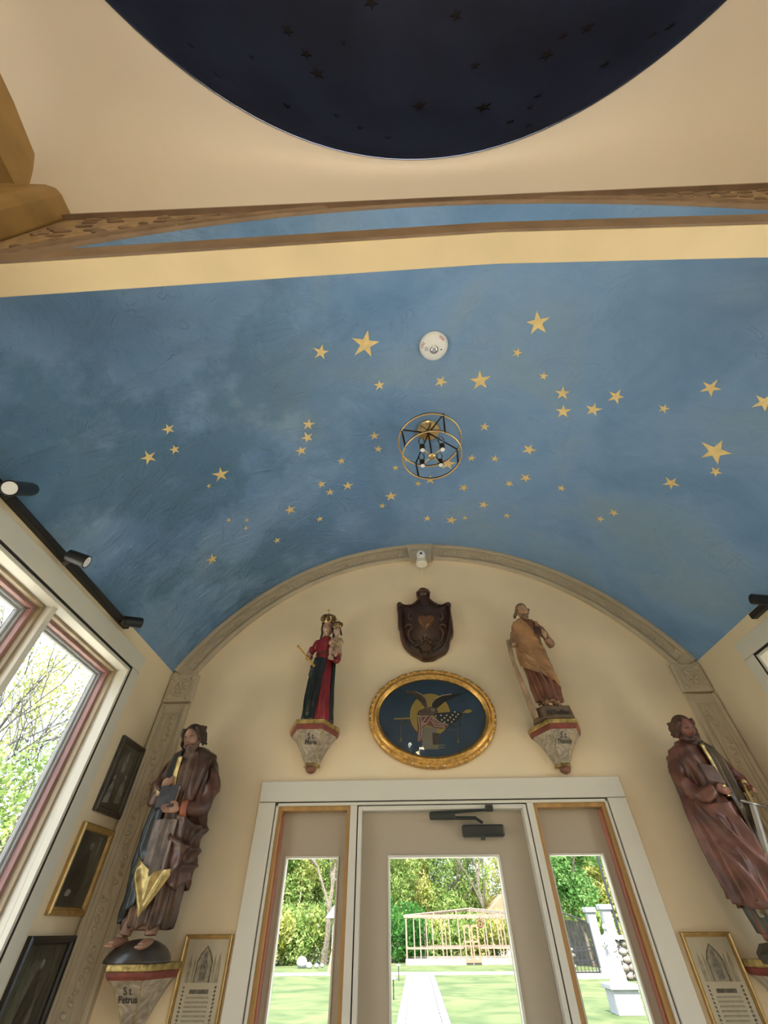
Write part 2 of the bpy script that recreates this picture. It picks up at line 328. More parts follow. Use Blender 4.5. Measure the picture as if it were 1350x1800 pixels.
# crossing wall above and beside the arch
mb = MB(); n = 64
mb.grid(lambda u, v: (vpt(-TM+2*TM*u, .35)[0], .35, vpt(-TM+2*TM*u, .35)[2]*(1-v)+4.3*v), n, 6)
mb.box(-2.6, XL, .35, .55, 0, 4.3).box(XR, 3.15, .35, .55, 0, 4.3)
wn = struct('wall_crossing', mb, mat('ornamented_tan_plaster', (.40, .28, .155), .6, var=.2, vscale=30, bump=.6, bscale=60))
for rr, w_, dp in ((2.215, .012, .018), (2.25, .008, .012), (2.34, .010, .016)):
    MB().grid(lambda u, v: (lambda t, a: (VCX+(rr+w_*math.cos(a))*math.sin(t), .35-dp*max(0, math.sin(a)), VCZ+(rr+w_*math.cos(a))*math.cos(t)))(-TM+2*TM*u, PI*v), 96, 6).build('arch_bead', M_BROWNM, parent=wn, smooth=True)
MB().box(-1.75, 2.8, .325, .35, 4.145, 4.175).build('cornice', M_BROWNM, parent=wn)
# carved scrolls in the spandrels
mb = MB()
for sgn in (-1, 1):
    for i in range(26):
        t = sgn*(TM-.02-.03*i); q = 2.295
        mb.ell((VCX+q*math.sin(t), .347, VCZ+q*math.cos(t)), (.02, .008, .03), 8, 5)
    for i in range(60):
        x = VCX+sgn*random.uniform(1.0, 1.9); lo = VCZ+math.sqrt(max(0, 2.37**2-(x-VCX)**2)); 
        if lo < 4.1: mb.ell((x, .347, random.uniform(lo, 4.12)), (random.uniform(.02, .05), .008, random.uniform(.01, .025)), 8, 5)
mb.build('scroll_relief', M_BROWNM, parent=wn, smooth=True, kind='stuff')

# pendentive ceiling with its round opening and the dark dome
DCX, DCY, DZ, DR = .27, -2.22, 4.95, 2.443
def pend(u, v):
    a = 2*PI*u; c, s = math.cos(a), math.sin(a); B = 2.60/max(abs(c), abs(s)); r = DR+(B-DR)*v
    return (DCX+r*c, DCY+r*s, DZ-.80*v**3.2)
ce = struct('ceiling_crossing', MB().grid(pend, 256, 16), M_CEIL, smooth=True)
dm = struct('ceiling_dome', MB().grid(lambda u, v: (DCX+(DR+.0)*math.cos(2*PI*u)*math.cos(v*PI/2), DCY+DR*math.sin(2*PI*u)*math.cos(v*PI/2), DZ+.04+2.0*math.sin(v*PI/2)), 128, 24), M_NIGHT, smooth=True)
struct('trim_3', MB().grid(lambda u, v: (DCX+(DR+.001)*math.cos(2*PI*u), DCY+(DR+.001)*math.sin(2*PI*u), DZ-.003+.05*v), 128, 1), M_NIGHT, smooth=True)
for (px, py, sz) in ((335,82,5),(382,134,6),(505,55,10),(538,96,10),(558,131,12),(504,187,6),(592,205,5),(633,226,5),(652,5,12),(802,28,10),(738,188,13),(682,243,6),(835,117,8),(850,190,13),(946,170,6),(897,215,6),(932,190,5),(960,98,12),(990,64,8),(1033,50,11),(1063,115,7),(1147,63,6),(1178,48,8),(442,102,4),(603,76,4),(930,223,6)):
    v = ray((px, py)); o_ = CAM-np.array([DCX, DCY, DZ+.04]); sc = np.array([1/DR, 1/DR, 1/2.0]); vv = v*sc; oo = o_*sc
    A = vv@vv; B = 2*(vv@oo); C = oo@oo-1; t = (-B+math.sqrt(B*B-4*A*C))/(2*A); h = CAM+v*t
    nrm = Vector((h-np.array([DCX, DCY, DZ+.04]))*sc*sc).normalized(); e1 = nrm.orthogonal().normalized(); e2 = nrm.cross(e1); rad = sz*t*1.1; a0 = random.random()*6
    vs = [Vector(h)-nrm*(.004+l)+e1*math.cos(a0+PI*k/5)*rad*(1 if k % 2 == 0 else .4)+e2*math.sin(a0+PI*k/5)*rad*(1 if k % 2 == 0 else .4) for l in (0, .003) for k in range(10)]
    MB().add(vs, [tuple(range(10)), tuple(range(19, 9, -1))]+[(k, (k+1) % 10, 10+(k+1) % 10, 10+k) for k in range(10)]).build('star', M_DSTAR, parent=dm)
# nave walls, not in view except the left entablature
for side, x0, x1 in (('nave_left', -2.36, -2.56), ('nave_right', 2.86, 3.06)):
    struct('wall_'+side, MB().box(x0, x1, -4.9, -3.4, 0, 4.5).box(x0, x1, -1.0, .36, 0, 4.5).box(x0, x1, -3.4, -1.0, 0, .3).box(x0, x1, -3.4, -1.0, 3.1, 4.5), M_CREAM)
for nm, xw in (('added_window_5', -2.46), ('added_window_6', 2.96)):  # unseen windows, added to let daylight into the nave
    wd = bpy.data.objects.new(nm, None); S.collection.objects.link(wd); wd['kind'] = 'structure'; wd.location = (xw, -2.2, .3)
    for (ya, yb) in ((-3.4, -2.23), (-2.17, -1.0)):
        MB().box(xw-.04, xw+.04, ya, ya+.06, .3, 3.1).box(xw-.04, xw+.04, yb-.06, yb, .3, 3.1).box(xw-.04, xw+.04, ya+.06, yb-.06, .3, .36).box(xw-.04, xw+.04, ya+.06, yb-.06, 3.04, 3.1).build('sash_frame', M_TRIM, parent=wd)
        MB().box(xw-.003, xw+.003, ya+.06, yb-.06, .36, 3.04).build('pane', M_GLASS, parent=wd)
    MB().box(xw-.05, xw+.05, -2.23, -2.17, .3, 3.1).build('mullion', M_TRIM, parent=wd)
struct('wall_back', MB().box(-2.6, 3.1, -4.85, -5.05, 0, 4.5), M_CREAM)
en = bpy.data.objects.new('trim_4', None); S.collection.objects.link(en); en['kind'] = 'structure'; en.location = (-2.1, .2, 4.0)
MB().prism([(-2.36, .35), (-1.70, .35), (-1.70, .25), (-1.715, .22), (-1.76, .205), (-2.0, .19), (-2.36, .15)], lambda x, y: (x, y, 3.55), lambda x, y: (x, y, 4.24)).build('cornice_block', M_OCHRE, parent=en, bevel=.012)
MB().box(-2.36, -2.05, -4.8, .24, 4.42, 4.75).build('arch_band', M_OCHRE, parent=en)
mbp = MB()
for i in range(4):
    y1 = .12-i*.9; y0 = y1-.75
    mbp.box(-2.33, -2.10, y0, y0+.012, 4.405, 4.42).box(-2.33, -2.10, y1-.012, y1, 4.405, 4.42).box(-2.33, -2.318, y0, y1, 4.405, 4.42).box(-2.112, -2.10, y0, y1, 4.405, 4.42)
mbp.build('panel_moulding', M_BROWNM, parent=en)

# ------------------------------------------------------------------ end wall ornament (arch ring, caps, strips, key block)
def emp(name, loc=(0, 0, 0)):
    o = bpy.data.objects.new(name, None); S.collection.objects.link(o); o['kind'] = 'structure'; o.location = loc; return o
def arc_band(r0, r1, y0, y1, t0, t1, n=72):
    P = [(r0, y0), (r1, y0), (r1, y1), (r0, y1)]; vs = []
    for i in range(n+1):
        t = t0+(t1-t0)*i/n
        vs += [(VCX+r*math.sin(t), y, VCZ+r*math.cos(t)) for r, y in P]
    return MB().add(vs, [(i*4+j, i*4+(j+1) % 4, i*4+4+(j+1) % 4, i*4+4+j) for i in range(n) for j in range(4)]+[(0, 1, 2, 3), (n*4+3, n*4+2, n*4+1, n*4)])
tr = emp('trim_5', (VCX, 2.98, 2.9))
TA = math.acos((2.85-VCZ)/2.11); TK = .10/2.1
random.seed(11)
for sg in (-1, 1):
    a0, a1 = sg*(TK), sg*TA
    lo_, hi_ = min(a0, a1), max(a0, a1)
    arc_band(2.03, 2.2, 2.984, 3.0, lo_, hi_).build('arch_panel', M_ORN, parent=tr)
    arc_band(2.165, 2.2, 2.962, 2.984, lo_, hi_).build('outer_bead', M_ORN, parent=tr, bevel=.006)
    arc_band(2.03, 2.058, 2.966, 2.984, lo_, hi_).build('inner_bead', M_ORN, parent=tr, bevel=.006)
    g = .035
    for (ra, rb, ta, tb) in ((2.072, 2.077, lo_+g, hi_-g), (2.146, 2.151, lo_+g, hi_-g), (2.072, 2.151, lo_+g-.003, lo_+g), (2.072, 2.151, hi_-g, hi_-g+.003)):
        arc_band(ra, rb, 2.975, 2.985, ta, tb).build('fillet', M_ORN, parent=tr)
    mbv = MB(); ts = np.linspace(lo_+.06, hi_-.06, 150)
    mbv.tube([(VCX+(2.111+.02*math.sin((t)*34))*math.sin(t), 2.981, VCZ+(2.111+.02*math.sin(t*34))*math.cos(t)) for t in ts], .0045, 6)
    for i in range(46):
        t = lo_+.06+(hi_-lo_-.12)*i/45; r = 2.111-.02*math.sin(t*34)+random.uniform(-.006, .006)
        mbv.ell((VCX+r*math.sin(t), 2.981, VCZ+r*math.cos(t)), (random.uniform(.009, .013), .011, random.uniform(.012, .02)), 8, 5, Matrix.Rotation(t+random.uniform(-1, 1), 3, 'Y'))
        if i % 2: mbv.ell((VCX+(r+.018)*math.sin(t+.006), 2.981, VCZ+(r+.018)*math.cos(t+.006)), (.007, .006, .009), 6, 4)
    mbv.build('vine_relief', M_ORN, parent=tr, smooth=True, kind='stuff')
# key block
MB().prism([(.155, 3.885), (.345, 3.885), (.375, 4.095), (.125, 4.095)], lambda x, z: (x, 3.0, z), lambda x, z: (x, 2.958, z)).build('key_block', M_ORN, parent=tr, bevel=.004)
for q in ((.15, .35, 4.05, 4.058), (.16, .34, 4.0, 4.007), (.245, .253, 3.95, 4.05), (.165, .335, 3.945, 3.951)):
    MB().box(q[0], q[1], 2.953, 2.958, q[2], q[3]).build('key_fillet', M_ORN, parent=tr)
for sg in (-1, 1):
    f = (lambda x: x) if sg < 0 else mir
    x0, x1 = -1.69, -1.49
    ps = emp('trim_6' if sg < 0 else 'trim_7', (f(-1.59), 2.98, 0))
    MB().box(f(x0), f(x1), 2.975, 3.0, 0, 2.64).build('pilaster_strip', M_ORN, parent=ps)
    MB().box(f(x0), f(x1+.005), 2.962, 3.0, 2.655, 2.855).build('cap_block', M_ORN, parent=ps, bevel=.006)
    c = Vector((f(-1.588), 2.962, 2.755))
    mbr = MB().ring(c, .062, .006, 40, 6, (0, 1, 0))
    mbr.build('rosette_ring', M_ORN, parent=ps, smooth=True)
    mbr = MB().ell(c, (.014, .012, .014), 10, 6)
    for k in range(6):
        a = k*PI/3; mbr.ell(c+Vector((math.cos(a)*.033, 0, math.sin(a)*.033)), (.019, .009, .012), 8, 6, Matrix.Rotation(-a, 3, 'Y'))
    mbr.build('rosette', M_ORN, parent=ps, smooth=True)
    mbr = MB()
    for dx in (-1, 1):
        for dz in (-1, 1): mbr.ell(c+Vector((dx*.07, 0, dz*.07)), (.02, .006, .02), 8, 5)
    mbr.build('corner_relief', M_ORN, parent=ps, smooth=True)
    for xa, xb in ((x0, x0+.028), (x1-.028, x1)):
        MB().box(f(xa), f(xb), 2.962, 2.975, 0, 2.64).build('edge_bead', M_ORN, parent=ps, bevel=.005)
    for xa, xb in ((x0+.048, x0+.053), (x1-.053, x1-.048)):
        MB().box(f(xa), f(xb), 2.968, 2.975, .2, 2.575).build('fillet', M_ORN, parent=ps)
    MB().box(f(x0+.048), f(x1-.048), 2.968, 2.975, 2.575, 2.58).build('fillet', M_ORN, parent=ps)
    mbv = MB(); xm = (x0+x1)/2
    mbv.tube([(f(xm+.022*math.sin(z*17)), 2.974, z) for z in np.linspace(.3, 2.55, 150)], .0045, 6)
    for i in range(64):
        z = .3+2.25*i/63; xx = xm-.02*math.sin(z*17)+random.uniform(-.006, .006)
        mbv.ell((f(xx), 2.973, z), (random.uniform(.013, .022), .012, random.uniform(.007, .012)), 8, 5, Matrix.Rotation(random.uniform(-1.2, 1.2), 3, 'Y'))
        if i % 2: mbv.ell((f(xx-.015), 2.974, z+.012), (.008, .006, .012), 6, 4, Matrix.Rotation(random.uniform(-1, 1), 3, 'Y'))
    mbv.build('vine_relief', M_ORN, parent=ps, smooth=True, kind='stuff')

# ------------------------------------------------------------------ side windows
def frame_x(xa, xb, y0, y1, z0, z1, w_, name, m, par, bevel=.002, wt=None):
    wt = wt or w_
    MB().box(xa, xb, y0, y0+w_, z0, z1).box(xa, xb, y1-w_, y1, z0, z1).box(xa, xb, y0+w_, y1-w_, z1-wt, z1).box(xa, xb, y0+w_, y1-w_, z0, z0+w_).build(name, m, parent=par, bevel=bevel)
def frame_y(ya, yb, x0, x1, z0, z1, w_, name, m, par, bevel=.002, wt=None):
    wt = wt or w_
    return MB().box(x0, x0+w_, ya, yb, z0, z1).box(x1-w_, x1, ya, yb, z0, z1).box(x0+w_, x1-w_, ya, yb, z1-wt, z1).box(x0+w_, x1-w_, ya, yb, z0, z0+w_).build(name, m, parent=par, bevel=bevel)
for sd in (0, 1):
    f = (lambda x: x) if not sd else mir
    wd = emp('window_3' if not sd else 'window_4', (f(-1.7), 1.54, .75))
    co = .1
    for (ya, yb, za, zb) in ((WY0-co, WY1+co-.003, WZ1+.012, 2.787), (WY1+.008, WY1+co-.003, .65, WZ1+.01), (WY0-co, WY0-.008, .65, WZ1+.01), (WY0-co, WY1+co, .65, WZ0-.008)):
        MB().box(f(-1.70), f(-1.68), ya, yb, za, zb).build('casing', M_TRIM, parent=wd, bevel=.003)
    frame_x(f(-1.684), f(-1.699), WY0-.008, WY1+.008, WZ0-.008, WZ1+.012, .008, 'shadow_gap', M_GAP, wd, 0)
    frame_x(f(-1.688), f(-1.76), WY0, WY1, WZ0, WZ1, .018, 'jamb', M_TRIM, wd)
    for (ya, yb) in ((WY0+.018, 1.722), (1.757, WY1-.016)):
        frame_x(f(-1.76), f(-1.80), ya, yb, WZ0+.014, WZ1-.016, .014, 'oak_liner', M_OAK2, wd)
        frame_x(f(-1.795), f(-1.835), ya+.006, yb-.006, WZ0+.02, WZ1-.022, .022, 'rose_liner', M_PINK2, wd)
        frame_x(f(-1.83), f(-1.875), ya+.014, yb-.014, WZ0+.03, WZ1-.030, .024, 'sash_frame', M_VINYL, wd)
        frame_x(f(-1.845), f(-1.865), ya+.036, yb-.036, WZ0+.05, WZ1-.052, .012, 'glazing_bead', M_VINYL, wd)
        MB().box(f(-1.858), f(-1.861), ya+.04, yb-.04, WZ0+.055, WZ1-.056).build('pane', M_GLASS, parent=wd)
    MB().box(f(-1.725), f(-1.88), 1.722, 1.757, WZ0, WZ1-.015).build('mullion', M_TRIM, parent=wd, bevel=.002)

# ------------------------------------------------------------------ door and its sidelights
dr = emp('door_1', (.24, 3.0, 0))
MB().box(-.863, 1.346, 2.975, 3.0, 2.052, 2.158).build('casing', M_TRIM, parent=dr, bevel=.003)
MB().box(-.863, -.762, 2.975, 3.0, 0, 2.049).build('casing', M_TRIM, parent=dr, bevel=.003)
MB().box(1.238, 1.346, 2.975, 3.0, 0, 2.049).build('casing', M_TRIM, parent=dr, bevel=.003)
MB().box(-.80, 1.28, 3.0, 3.012, 2.04, 2.10).box(-.80, -.745, 3.0, 3.012, 0, 2.04).box(1.222, 1.28, 3.0, 3.012, 0, 2.04).build('shadow_gap', M_GAP, parent=dr)
for (xa, xb) in ((-.757, -.742), (1.219, 1.232)): MB().box(xa, xb, 2.985, 3.07, 0, 2.046).build('jamb', M_TRIM, parent=dr, bevel=.002)
MB().box(-.757, 1.232, 2.985, 3.07, 2.031, 2.046).build('jamb', M_TRIM, parent=dr, bevel=.002)
for (xa, xb) in ((-.303, -.263), (.752, .790)): MB().box(xa, xb, 2.985, 3.12, 0, 2.031).build('mullion', M_TRIM, parent=dr, bevel=.002)
MB().box(-.263, .752, 3.0, 3.09, 2.022, 2.031).box(-.263, -.256, 3.0, 3.1, 0, 2.03).box(.745, .752, 3.0, 3.1, 0, 2.03).build('shadow_gap', M_GAP, parent=dr)
MB().box(-.256, -.233, 2.985, 3.055, 0, 2.024).box(.722, .745, 2.985, 3.055, 0, 2.024).box(-.233, .722, 2.985, 3.055, 2.004, 2.024).build('door_frame', M_TRIM, parent=dr, bevel=.002)
gx0, gx1, gz = -.080, .548, 1.796
leaf = MB().box(-.233, gx0, 3.04, 3.085, .01, 2.002).box(gx1, .722, 3.04, 3.085, .01, 2.002).box(gx0, gx1, 3.04, 3.085, gz, 2.002).box(gx0, gx1, 3.04, 3.085, .01, .28).build('door_leaf', M_DOOR, parent=dr)
frame_y(3.032, 3.092, gx0-.004, gx1+.004, .276, gz+.004, .010, 'glazing_bead', M_TRIM, leaf, .002)
MB().box(gx0+.004, gx1-.004, 3.06, 3.064, .284, gz-.004).build('pane', M_GLASS, parent=leaf)
for nm, (xa, xb), (ga, gb), rose in (('window_1', (-.742, -.303), (-.675, -.368), -1), ('window_2', (.790, 1.219), (.834, 1.145), 1)):
    wd = emp(nm, ((xa+xb)/2, 3.05, 0))
    frame_y(3.0, 3.075, xa, xb, .02, 2.031, .022, 'oak_liner', M_OAK, wd)
    frame_y(3.05, 3.078, xa+.018, xb-.018, .03, 2.012, .012, 'rose_liner', M_PINK, wd) if False else None
    xr = (xa+.022, xa+.032) if rose < 0 else (xb-.032, xb-.022)
    MB().box(xr[0], xr[1], 3.03, 3.066, .04, 2.0).build('rose_strip', M_PINK, parent=wd, bevel=.002)
    MB().box(xa+.022, ga, 3.066, 3.1, .02, 2.01).box(gb, xb-.022, 3.066, 3.1, .02, 2.01).box(ga, gb, 3.066, 3.1, gz+.004, 2.01).box(ga, gb, 3.066, 3.1, .02, .28).build('sash_frame', M_DOOR, parent=wd)
    frame_y(3.06, 3.104, ga-.003, gb+.003, .277, gz+.007, .009, 'glazing_bead', M_TRIM, wd)
    MB().box(ga+.004, gb-.004, 3.08, 3.084, .284, gz).build('pane', M_GLASS, parent=wd)

# ================================================================== LAMPS AND DEVICES
def V(*a): return Vector(a)
# cage light under the crown of the vault
cl = thing('ceiling_light', (.28, 1.68, 4.075), 'round open cage light of two brass rings with four clear bulbs, under the blue vault', 'ceiling light')
LX, LY = .28, 1.68
MB().lathe((LX, LY, 4.075), [(.001, 0), (.082, 0), (.084, -.012), (.078, -.022), (.02, -.026), (.001, -.026)], 40).build('canopy', M_BRASS, parent=cl, smooth='auto')
MB().tube([(LX, LY, 4.05), (LX, LY, 3.76)], .006, 10).build('stem', M_BRONZE, parent=cl, smooth=True)
for rr, z, nm in ((.222, 3.93, 'upper_ring'), (.200, 3.755, 'lower_ring')):
    MB().lathe((LX, LY, z), [(rr-.004, -.010), (rr+.004, -.010), (rr+.005, .0), (rr+.004, .010), (rr-.004, .010), (rr-.005, 0), (rr-.004, -.010)], 96).build(nm, M_BRONZE, parent=cl, smooth=True) if False else None
    mb = MB().ring((LX, LY, z), rr, .005, 96, 8, tz=.009); o = mb.build(nm, M_BRONZE, parent=cl, smooth=True)
    MB().ring((LX, LY, z-.007), rr, .0058, 96, 8, tz=.004).build('brass_edge', M_BRASS, parent=o, smooth=True)
for px, py in ((704, 756), (780, 729), (803, 791), (731, 816)):
    h = onZ(px, py, 3.93); a = math.atan2(h[1]-LY, h[0]-LX)
    MB().tube([(LX+.222*math.cos(a), LY+.222*math.sin(a), 3.945), (LX+.2*math.cos(a), LY+.2*math.sin(a), 3.745)], .0065, 8).build('post', M_BRONZE, parent=cl, smooth=True)
    MB().tube([(LX, LY, 4.03), (LX+.222*math.cos(a), LY+.222*math.sin(a), 3.94)], .0055, 8).build('top_arm', M_BRONZE, parent=cl, smooth=True)
MB().ell((LX, LY, 3.748), (.026, .026, .012), 24, 10).build('hub', M_BRASS, parent=cl, smooth=True)
for px, py in ((742, 791), (777.8, 790.6), (742, 819.7), (776, 818.5)):
    h = onZ(px, py, 3.735); a = math.atan2(h[1]-LY, h[0]-LX); r = .092; x, y = LX+r*math.cos(a), LY+r*math.sin(a)
    MB().tube([(LX+.02*math.cos(a), LY+.02*math.sin(a), 3.75), (x, y, 3.75)], .0045, 8).build('arm', M_BRASS, parent=cl, smooth=True)
    sk = MB().lathe((x, y, 3.735), [(.014, 0), (.0165, .004), (.0165, .02), (.019, .022), (.019, .05), (.012, .052)], 20).build('socket', M_BRONZE, parent=cl, smooth='auto')
    MB().lathe((x, y, 3.7325), [(.001, 0), (.0135, 0), (.0155, .004), (.001, .004)], 20).build('socket_cap', M_WHITEP, parent=sk, smooth='auto')
    MB().lathe((x, y, 3.787), [(.010, 0), (.014, .012), (.021, .035), (.022, .055), (.015, .08), (.004, .098), (.0005, .1)], 20).build('bulb', M_BULB, parent=cl, smooth=True)

# round fire alarm strobe
c = vault_hit(762, 607); al = thing('fire_alarm', (c[0], c[1], 4.08), 'round white fire alarm with clear strobe and red lettering on the blue vault', 'alarm')
cz = 4.078
bd = MB().lathe((c[0], c[1], cz), [(.001, .0), (.088, 0), (.090, -.008), (.086, -.026), (.074, -.038), (.05, -.043), (.001, -.044)], 48).build('housing', M_WHITEP, parent=al, smooth='auto')
MB().lathe((c[0]+.0, c[1]+.008, cz-.043), [(.001, -.012), (.012, -.014), (.022, -.011), (.026, 0), (.001, 0)], 20).build('strobe_lens', M_CHROME, parent=al, smooth=True)
MB().lathe((c[0]+.0, c[1]+.008, cz-.043), [(.026, 0), (.026, -.006), (.030, -.006), (.032, 0)], 24).build('lens_rim', M_WHITEP, parent=al, smooth='auto')
mb = MB()
for i in range(5): mb.box(c[0]-.058+i*.0001, c[0]-.036, c[1]-.008+i*.005, c[1]-.0055+i*.005, cz-.0435, cz-.042)
mb.build('speaker_grille', mat('grey_slot', (.35, .33, .3), .5), parent=al)
MB().lathe((c[0]+.045, c[1]+.01, cz-.0415), [(.001, -.003), (.004, -.003), (.005, 0), (.001, 0)], 10).build('indicator', M_GAP, parent=al)
def fire_map(ang0):
    def f(u, v, w_):
        # text laid round the rim, readable from below
        r = .0835-v*.9; a = ang0-u/.075
        return (math.cos(a)*r, -math.sin(a)*r*1.0, -.0445+max(0, (r-.052))*.55-w_) if False else (math.cos(a)*(r), math.sin(a)*r, -.047+max(0, r-.05)*.52-w_)
    return f
for ang in (-52, 195):
    a0 = R(ang)
    text('fire_lettering', 'FIRE', .022, M_RED, (lambda a0: lambda u, v, w_: (math.cos(a0+u/.077)*(.067+v*.85), math.sin(a0+u/.077)*(.067+v*.85), -.0395+max(0, (.067+v*.85-.070))*.62-w_-.0015))(a0), al)

# track lights
def lamp_head(par, A, B, stem, rad=.031, lit=False):
    A = Vector(A); B = Vector(B); d = (A-B).normalized()
    bd = MB().tube([B, B+d*.004, B+d*.03, A-d*.012, A], [rad*.62, rad*.9, rad*.96, rad, rad*1.02], 28).build('lamp_head', M_BLACK, parent=par, smooth='auto')
    MB().tube([A-d*.004, A+d*.0015], rad*.84, 28).build('lens', mat('frosted_reflector', (.88, .87, .84), .35, bump=.3, bscale=200), parent=bd, smooth='auto')
    MB().ring(A, rad*.95, .0025, 28, 6, ax=d).build('rim', M_BLACK, parent=bd, smooth=True)
    mid = B+(A-B)*.35
    MB().tube([Vector(stem), Vector(stem)*.5+mid*.5+Vector((0, 0, -.004)), mid], [.010, .009, .011], 12).build('knuckle', M_BLACK, parent=par, smooth=True)
tk = thing('track_light', (-1.685, 1.6, 2.84), 'black track rail with three spotlight heads above the large left window', 'track light')
MB().box(-1.70, -1.664, .9, 2.245, 2.822, 2.856).build('rail', M_BLACK, parent=tk, bevel=.002)
MB().box(-1.672, -1.6635, .9, 2.235, 2.833, 2.845).build('rail_slot', M_GAP, parent=tk)
H = [((17, 858), -1.50, (56, 860), -1.585, (8, 874), -1.655), ((153, 988), -1.49, (119, 975), -1.575, (113, 991), -1.655), ((247, 1095), -1.56, (216, 1091), -1.615, (211, 1093), -1.655)]
for la, xa, lb, xb, ls, xs_ in H:
    A = onX(*la, xa); B = onX(*lb, xb); print('head', A, B, np.linalg.norm(A-B)); lamp_head(tk, A, B, onX(*ls, xs_))
tk2 = thing('track_light', (2.205, 1.6, 2.84), 'black track spotlight above the window casing at the right edge of the photo', 'track light')
MB().box(2.184, 2.22, .9, 2.30, 2.822, 2.856).build('rail', M_BLACK, parent=tk2, bevel=.002)
A = onX(1323, 1053, 2.07); B = onX(1362, 1056, 2.10); print('head', A, B, np.linalg.norm(A-B)); lamp_head(tk2, A, B, B+np.array([.08, .0, -.01]), .03)

# security camera below the key block
sc = thing('security_camera', (.25, 2.95, 3.86), 'small white security camera with black lens below the key block of the arch', 'camera')
MB().lathe((.25, 2.92, 3.795), [(.001, 0), (.042, 0), (.05, .008), (.05, .045), (.044, .055), (.001, .056)], 32).build('base', mat('ivory_plastic', (.80, .74, .58), .35), parent=sc, smooth='auto')
hd = MB().ell((.25, 2.895, 3.885), (.040, .042, .055), 24, 16).build('dome_head', M_WHITEP, parent=sc, smooth=True)
fc = Vector((.25, 2.895, 3.885)); toc = (Vector(CAM)-fc).normalized(); ux = Vector((1, 0, 0)); uz = ux.cross(toc)*-1
if uz.z < 0: uz = -uz
for du, dv, rr, m_, nm in ((0, .019, .0115, M_GAP, 'camera_lens'), (-.015, -.006, .007, mat('grey_led', (.2, .19, .17), .4), 'led'), (.015, -.006, .007, mat('grey_led', (.2, .19, .17), .4), 'led')):
    p = fc+toc*.036+ux*du+uz*dv; MB().ell(p, rr, 14, 8).build(nm, m_, parent=sc, smooth=True)
MB().box(.244, .262, 2.99, 3.0, 3.58, 3.80).build('conduit', M_CREAM, parent=sc, bevel=.003)

# door closer
dc = thing('door_closer', (.55, 3.03, 1.93), 'dark grey door closer with folded arm on the top rail of the glazed door', 'door closer')
M_CLOSER = mat('dark_grey_closer', (.035, .04, .036), .35, metal=.3)
p0 = onY(812, 1450, 3.0); p1 = onY(888, 1470, 3.0)
MB().box(p0[0], p1[0], 2.985, 3.04, p1[2], p0[2]).build('body', M_CLOSER, parent=dc, bevel=.009)
a_ = onY(848, 1446, 3.0); b_ = onY(836, 1438, 2.99); e_ = onY(756, 1438, 2.98); g_ = onY(757, 1430, 2.975); h_ = onY(860, 1423, 2.98)
MB().tube([a_, b_, e_], [.008, .009, .009], 8).build('main_arm', M_CLOSER, parent=dc)
MB().box(e_[0]-.004, b_[0]-.12, 2.972, 2.984, e_[2]-.002, e_[2]+.026).build('arm_plate', M_CLOSER, parent=dc, bevel=.002)
MB().tube([g_, h_], [.010, .006], 8).build('forearm', M_CLOSER, parent=dc)
MB().box(h_[0]-.022, h_[0]+.022, 2.965, 3.0, h_[2]-.008, h_[2]+.022).build('foot_bracket', M_CLOSER, parent=dc, bevel=.003)
a2 = onY(849, 1473, 3.0); MB().tube([(a2[0], 3.0, a2[2]+.012), (a2[0], 3.0, a2[2]-.010)], .013, 14).build('spindle', M_CLOSER, parent=dc, smooth='auto')

# ================================================================== PICTURES
# carved dark wooden shield
M_CARVE = mat('dark_carved_wood', (.040, .014, .006), .38, var=.3, vscale=18, bump=.15, bscale=30, coat=.2)
out = [(610,660),(680,672),(710,735),(690,800),(740,850),(830,900),(890,910),(930,880),(980,872),(1010,920),(1000,960),(1030,1130),(1048,1300),(1040,1350),(1003,1390),(990,1500),(940,1590),(830,1640),(760,1690),(600,1700),(550,1660),(430,1600),(330,1500),(275,1370),(262,1240),(240,1230),(236,1000),(218,930),(260,872),(310,910),(430,905),(500,850),(540,800),(500,740),(530,682)]
SY = 2.93
def cp(x, y, Y=SY): return onY(670+x/8.18, 950+y/8.18, Y)
sh = thing('carved_shield', (.245, 2.95, 3.3), 'dark brown carved wooden coat of arms with a heart, above the oval painting', 'shield')
loop = []
for i in range(len(out)):
    a, b = np.array(out[i-1], float), np.array(out[i], float); loop += [a*.5+b*.5, b*.85+a*.15*.5+np.array(out[(i+1) % len(out)], float)*.075]
P3 = [cp(*p) for p in loop]; cx_, cz_ = .245, 3.24; mb = MB(); n = len(P3); vs = []; fs = []
lev = [(1.0, 2.995), (1.0, 2.955), (.96, 2.935), (.86, 2.925), (.82, 2.94), (.55, 2.915), (.25, 2.90)]
for s_, y in lev: vs += [(cx_+(p[0]-cx_)*s_, y, cz_+(p[2]-cz_)*s_) for p in P3]
vs.append((cx_, 2.898, cz_))
for l in range(len(lev)-1): fs += [(l*n+j, l*n+(j+1) % n, (l+1)*n+(j+1) % n, (l+1)*n+j) for j in range(n)]
fs += [((len(lev)-1)*n+j, (len(lev)-1)*n+(j+1) % n, len(lev)*n) for j in range(n)]
mb.add(vs, fs).build('shield_body', M_CARVE, parent=sh, smooth='auto')
M_CARVE2 = mat('worn_carved_wood', (.10, .042, .018), .35, var=.3, vscale=20, coat=.2)
M_CARVE3 = mat('heart_wood', (.13, .048, .012), .35, var=.2, vscale=20, coat=.3)
hp = [(640,1320),(590,1260),(530,1200),(505,1150),(530,1115),(580,1105),(640,1130),(700,1105),(755,1115),(785,1150),(755,1200),(700,1265)]
q = [cp(*p, 2.90) for p in hp]; MB().prism([(p[0], p[2]) for p in q], lambda x, z: (x, 2.92, z), lambda x, z: (cx_+(x-cx_)*.8, 2.872, 3.285+(z-3.285)*.8)).build('heart', M_CARVE3, parent=sh, bevel=.008)
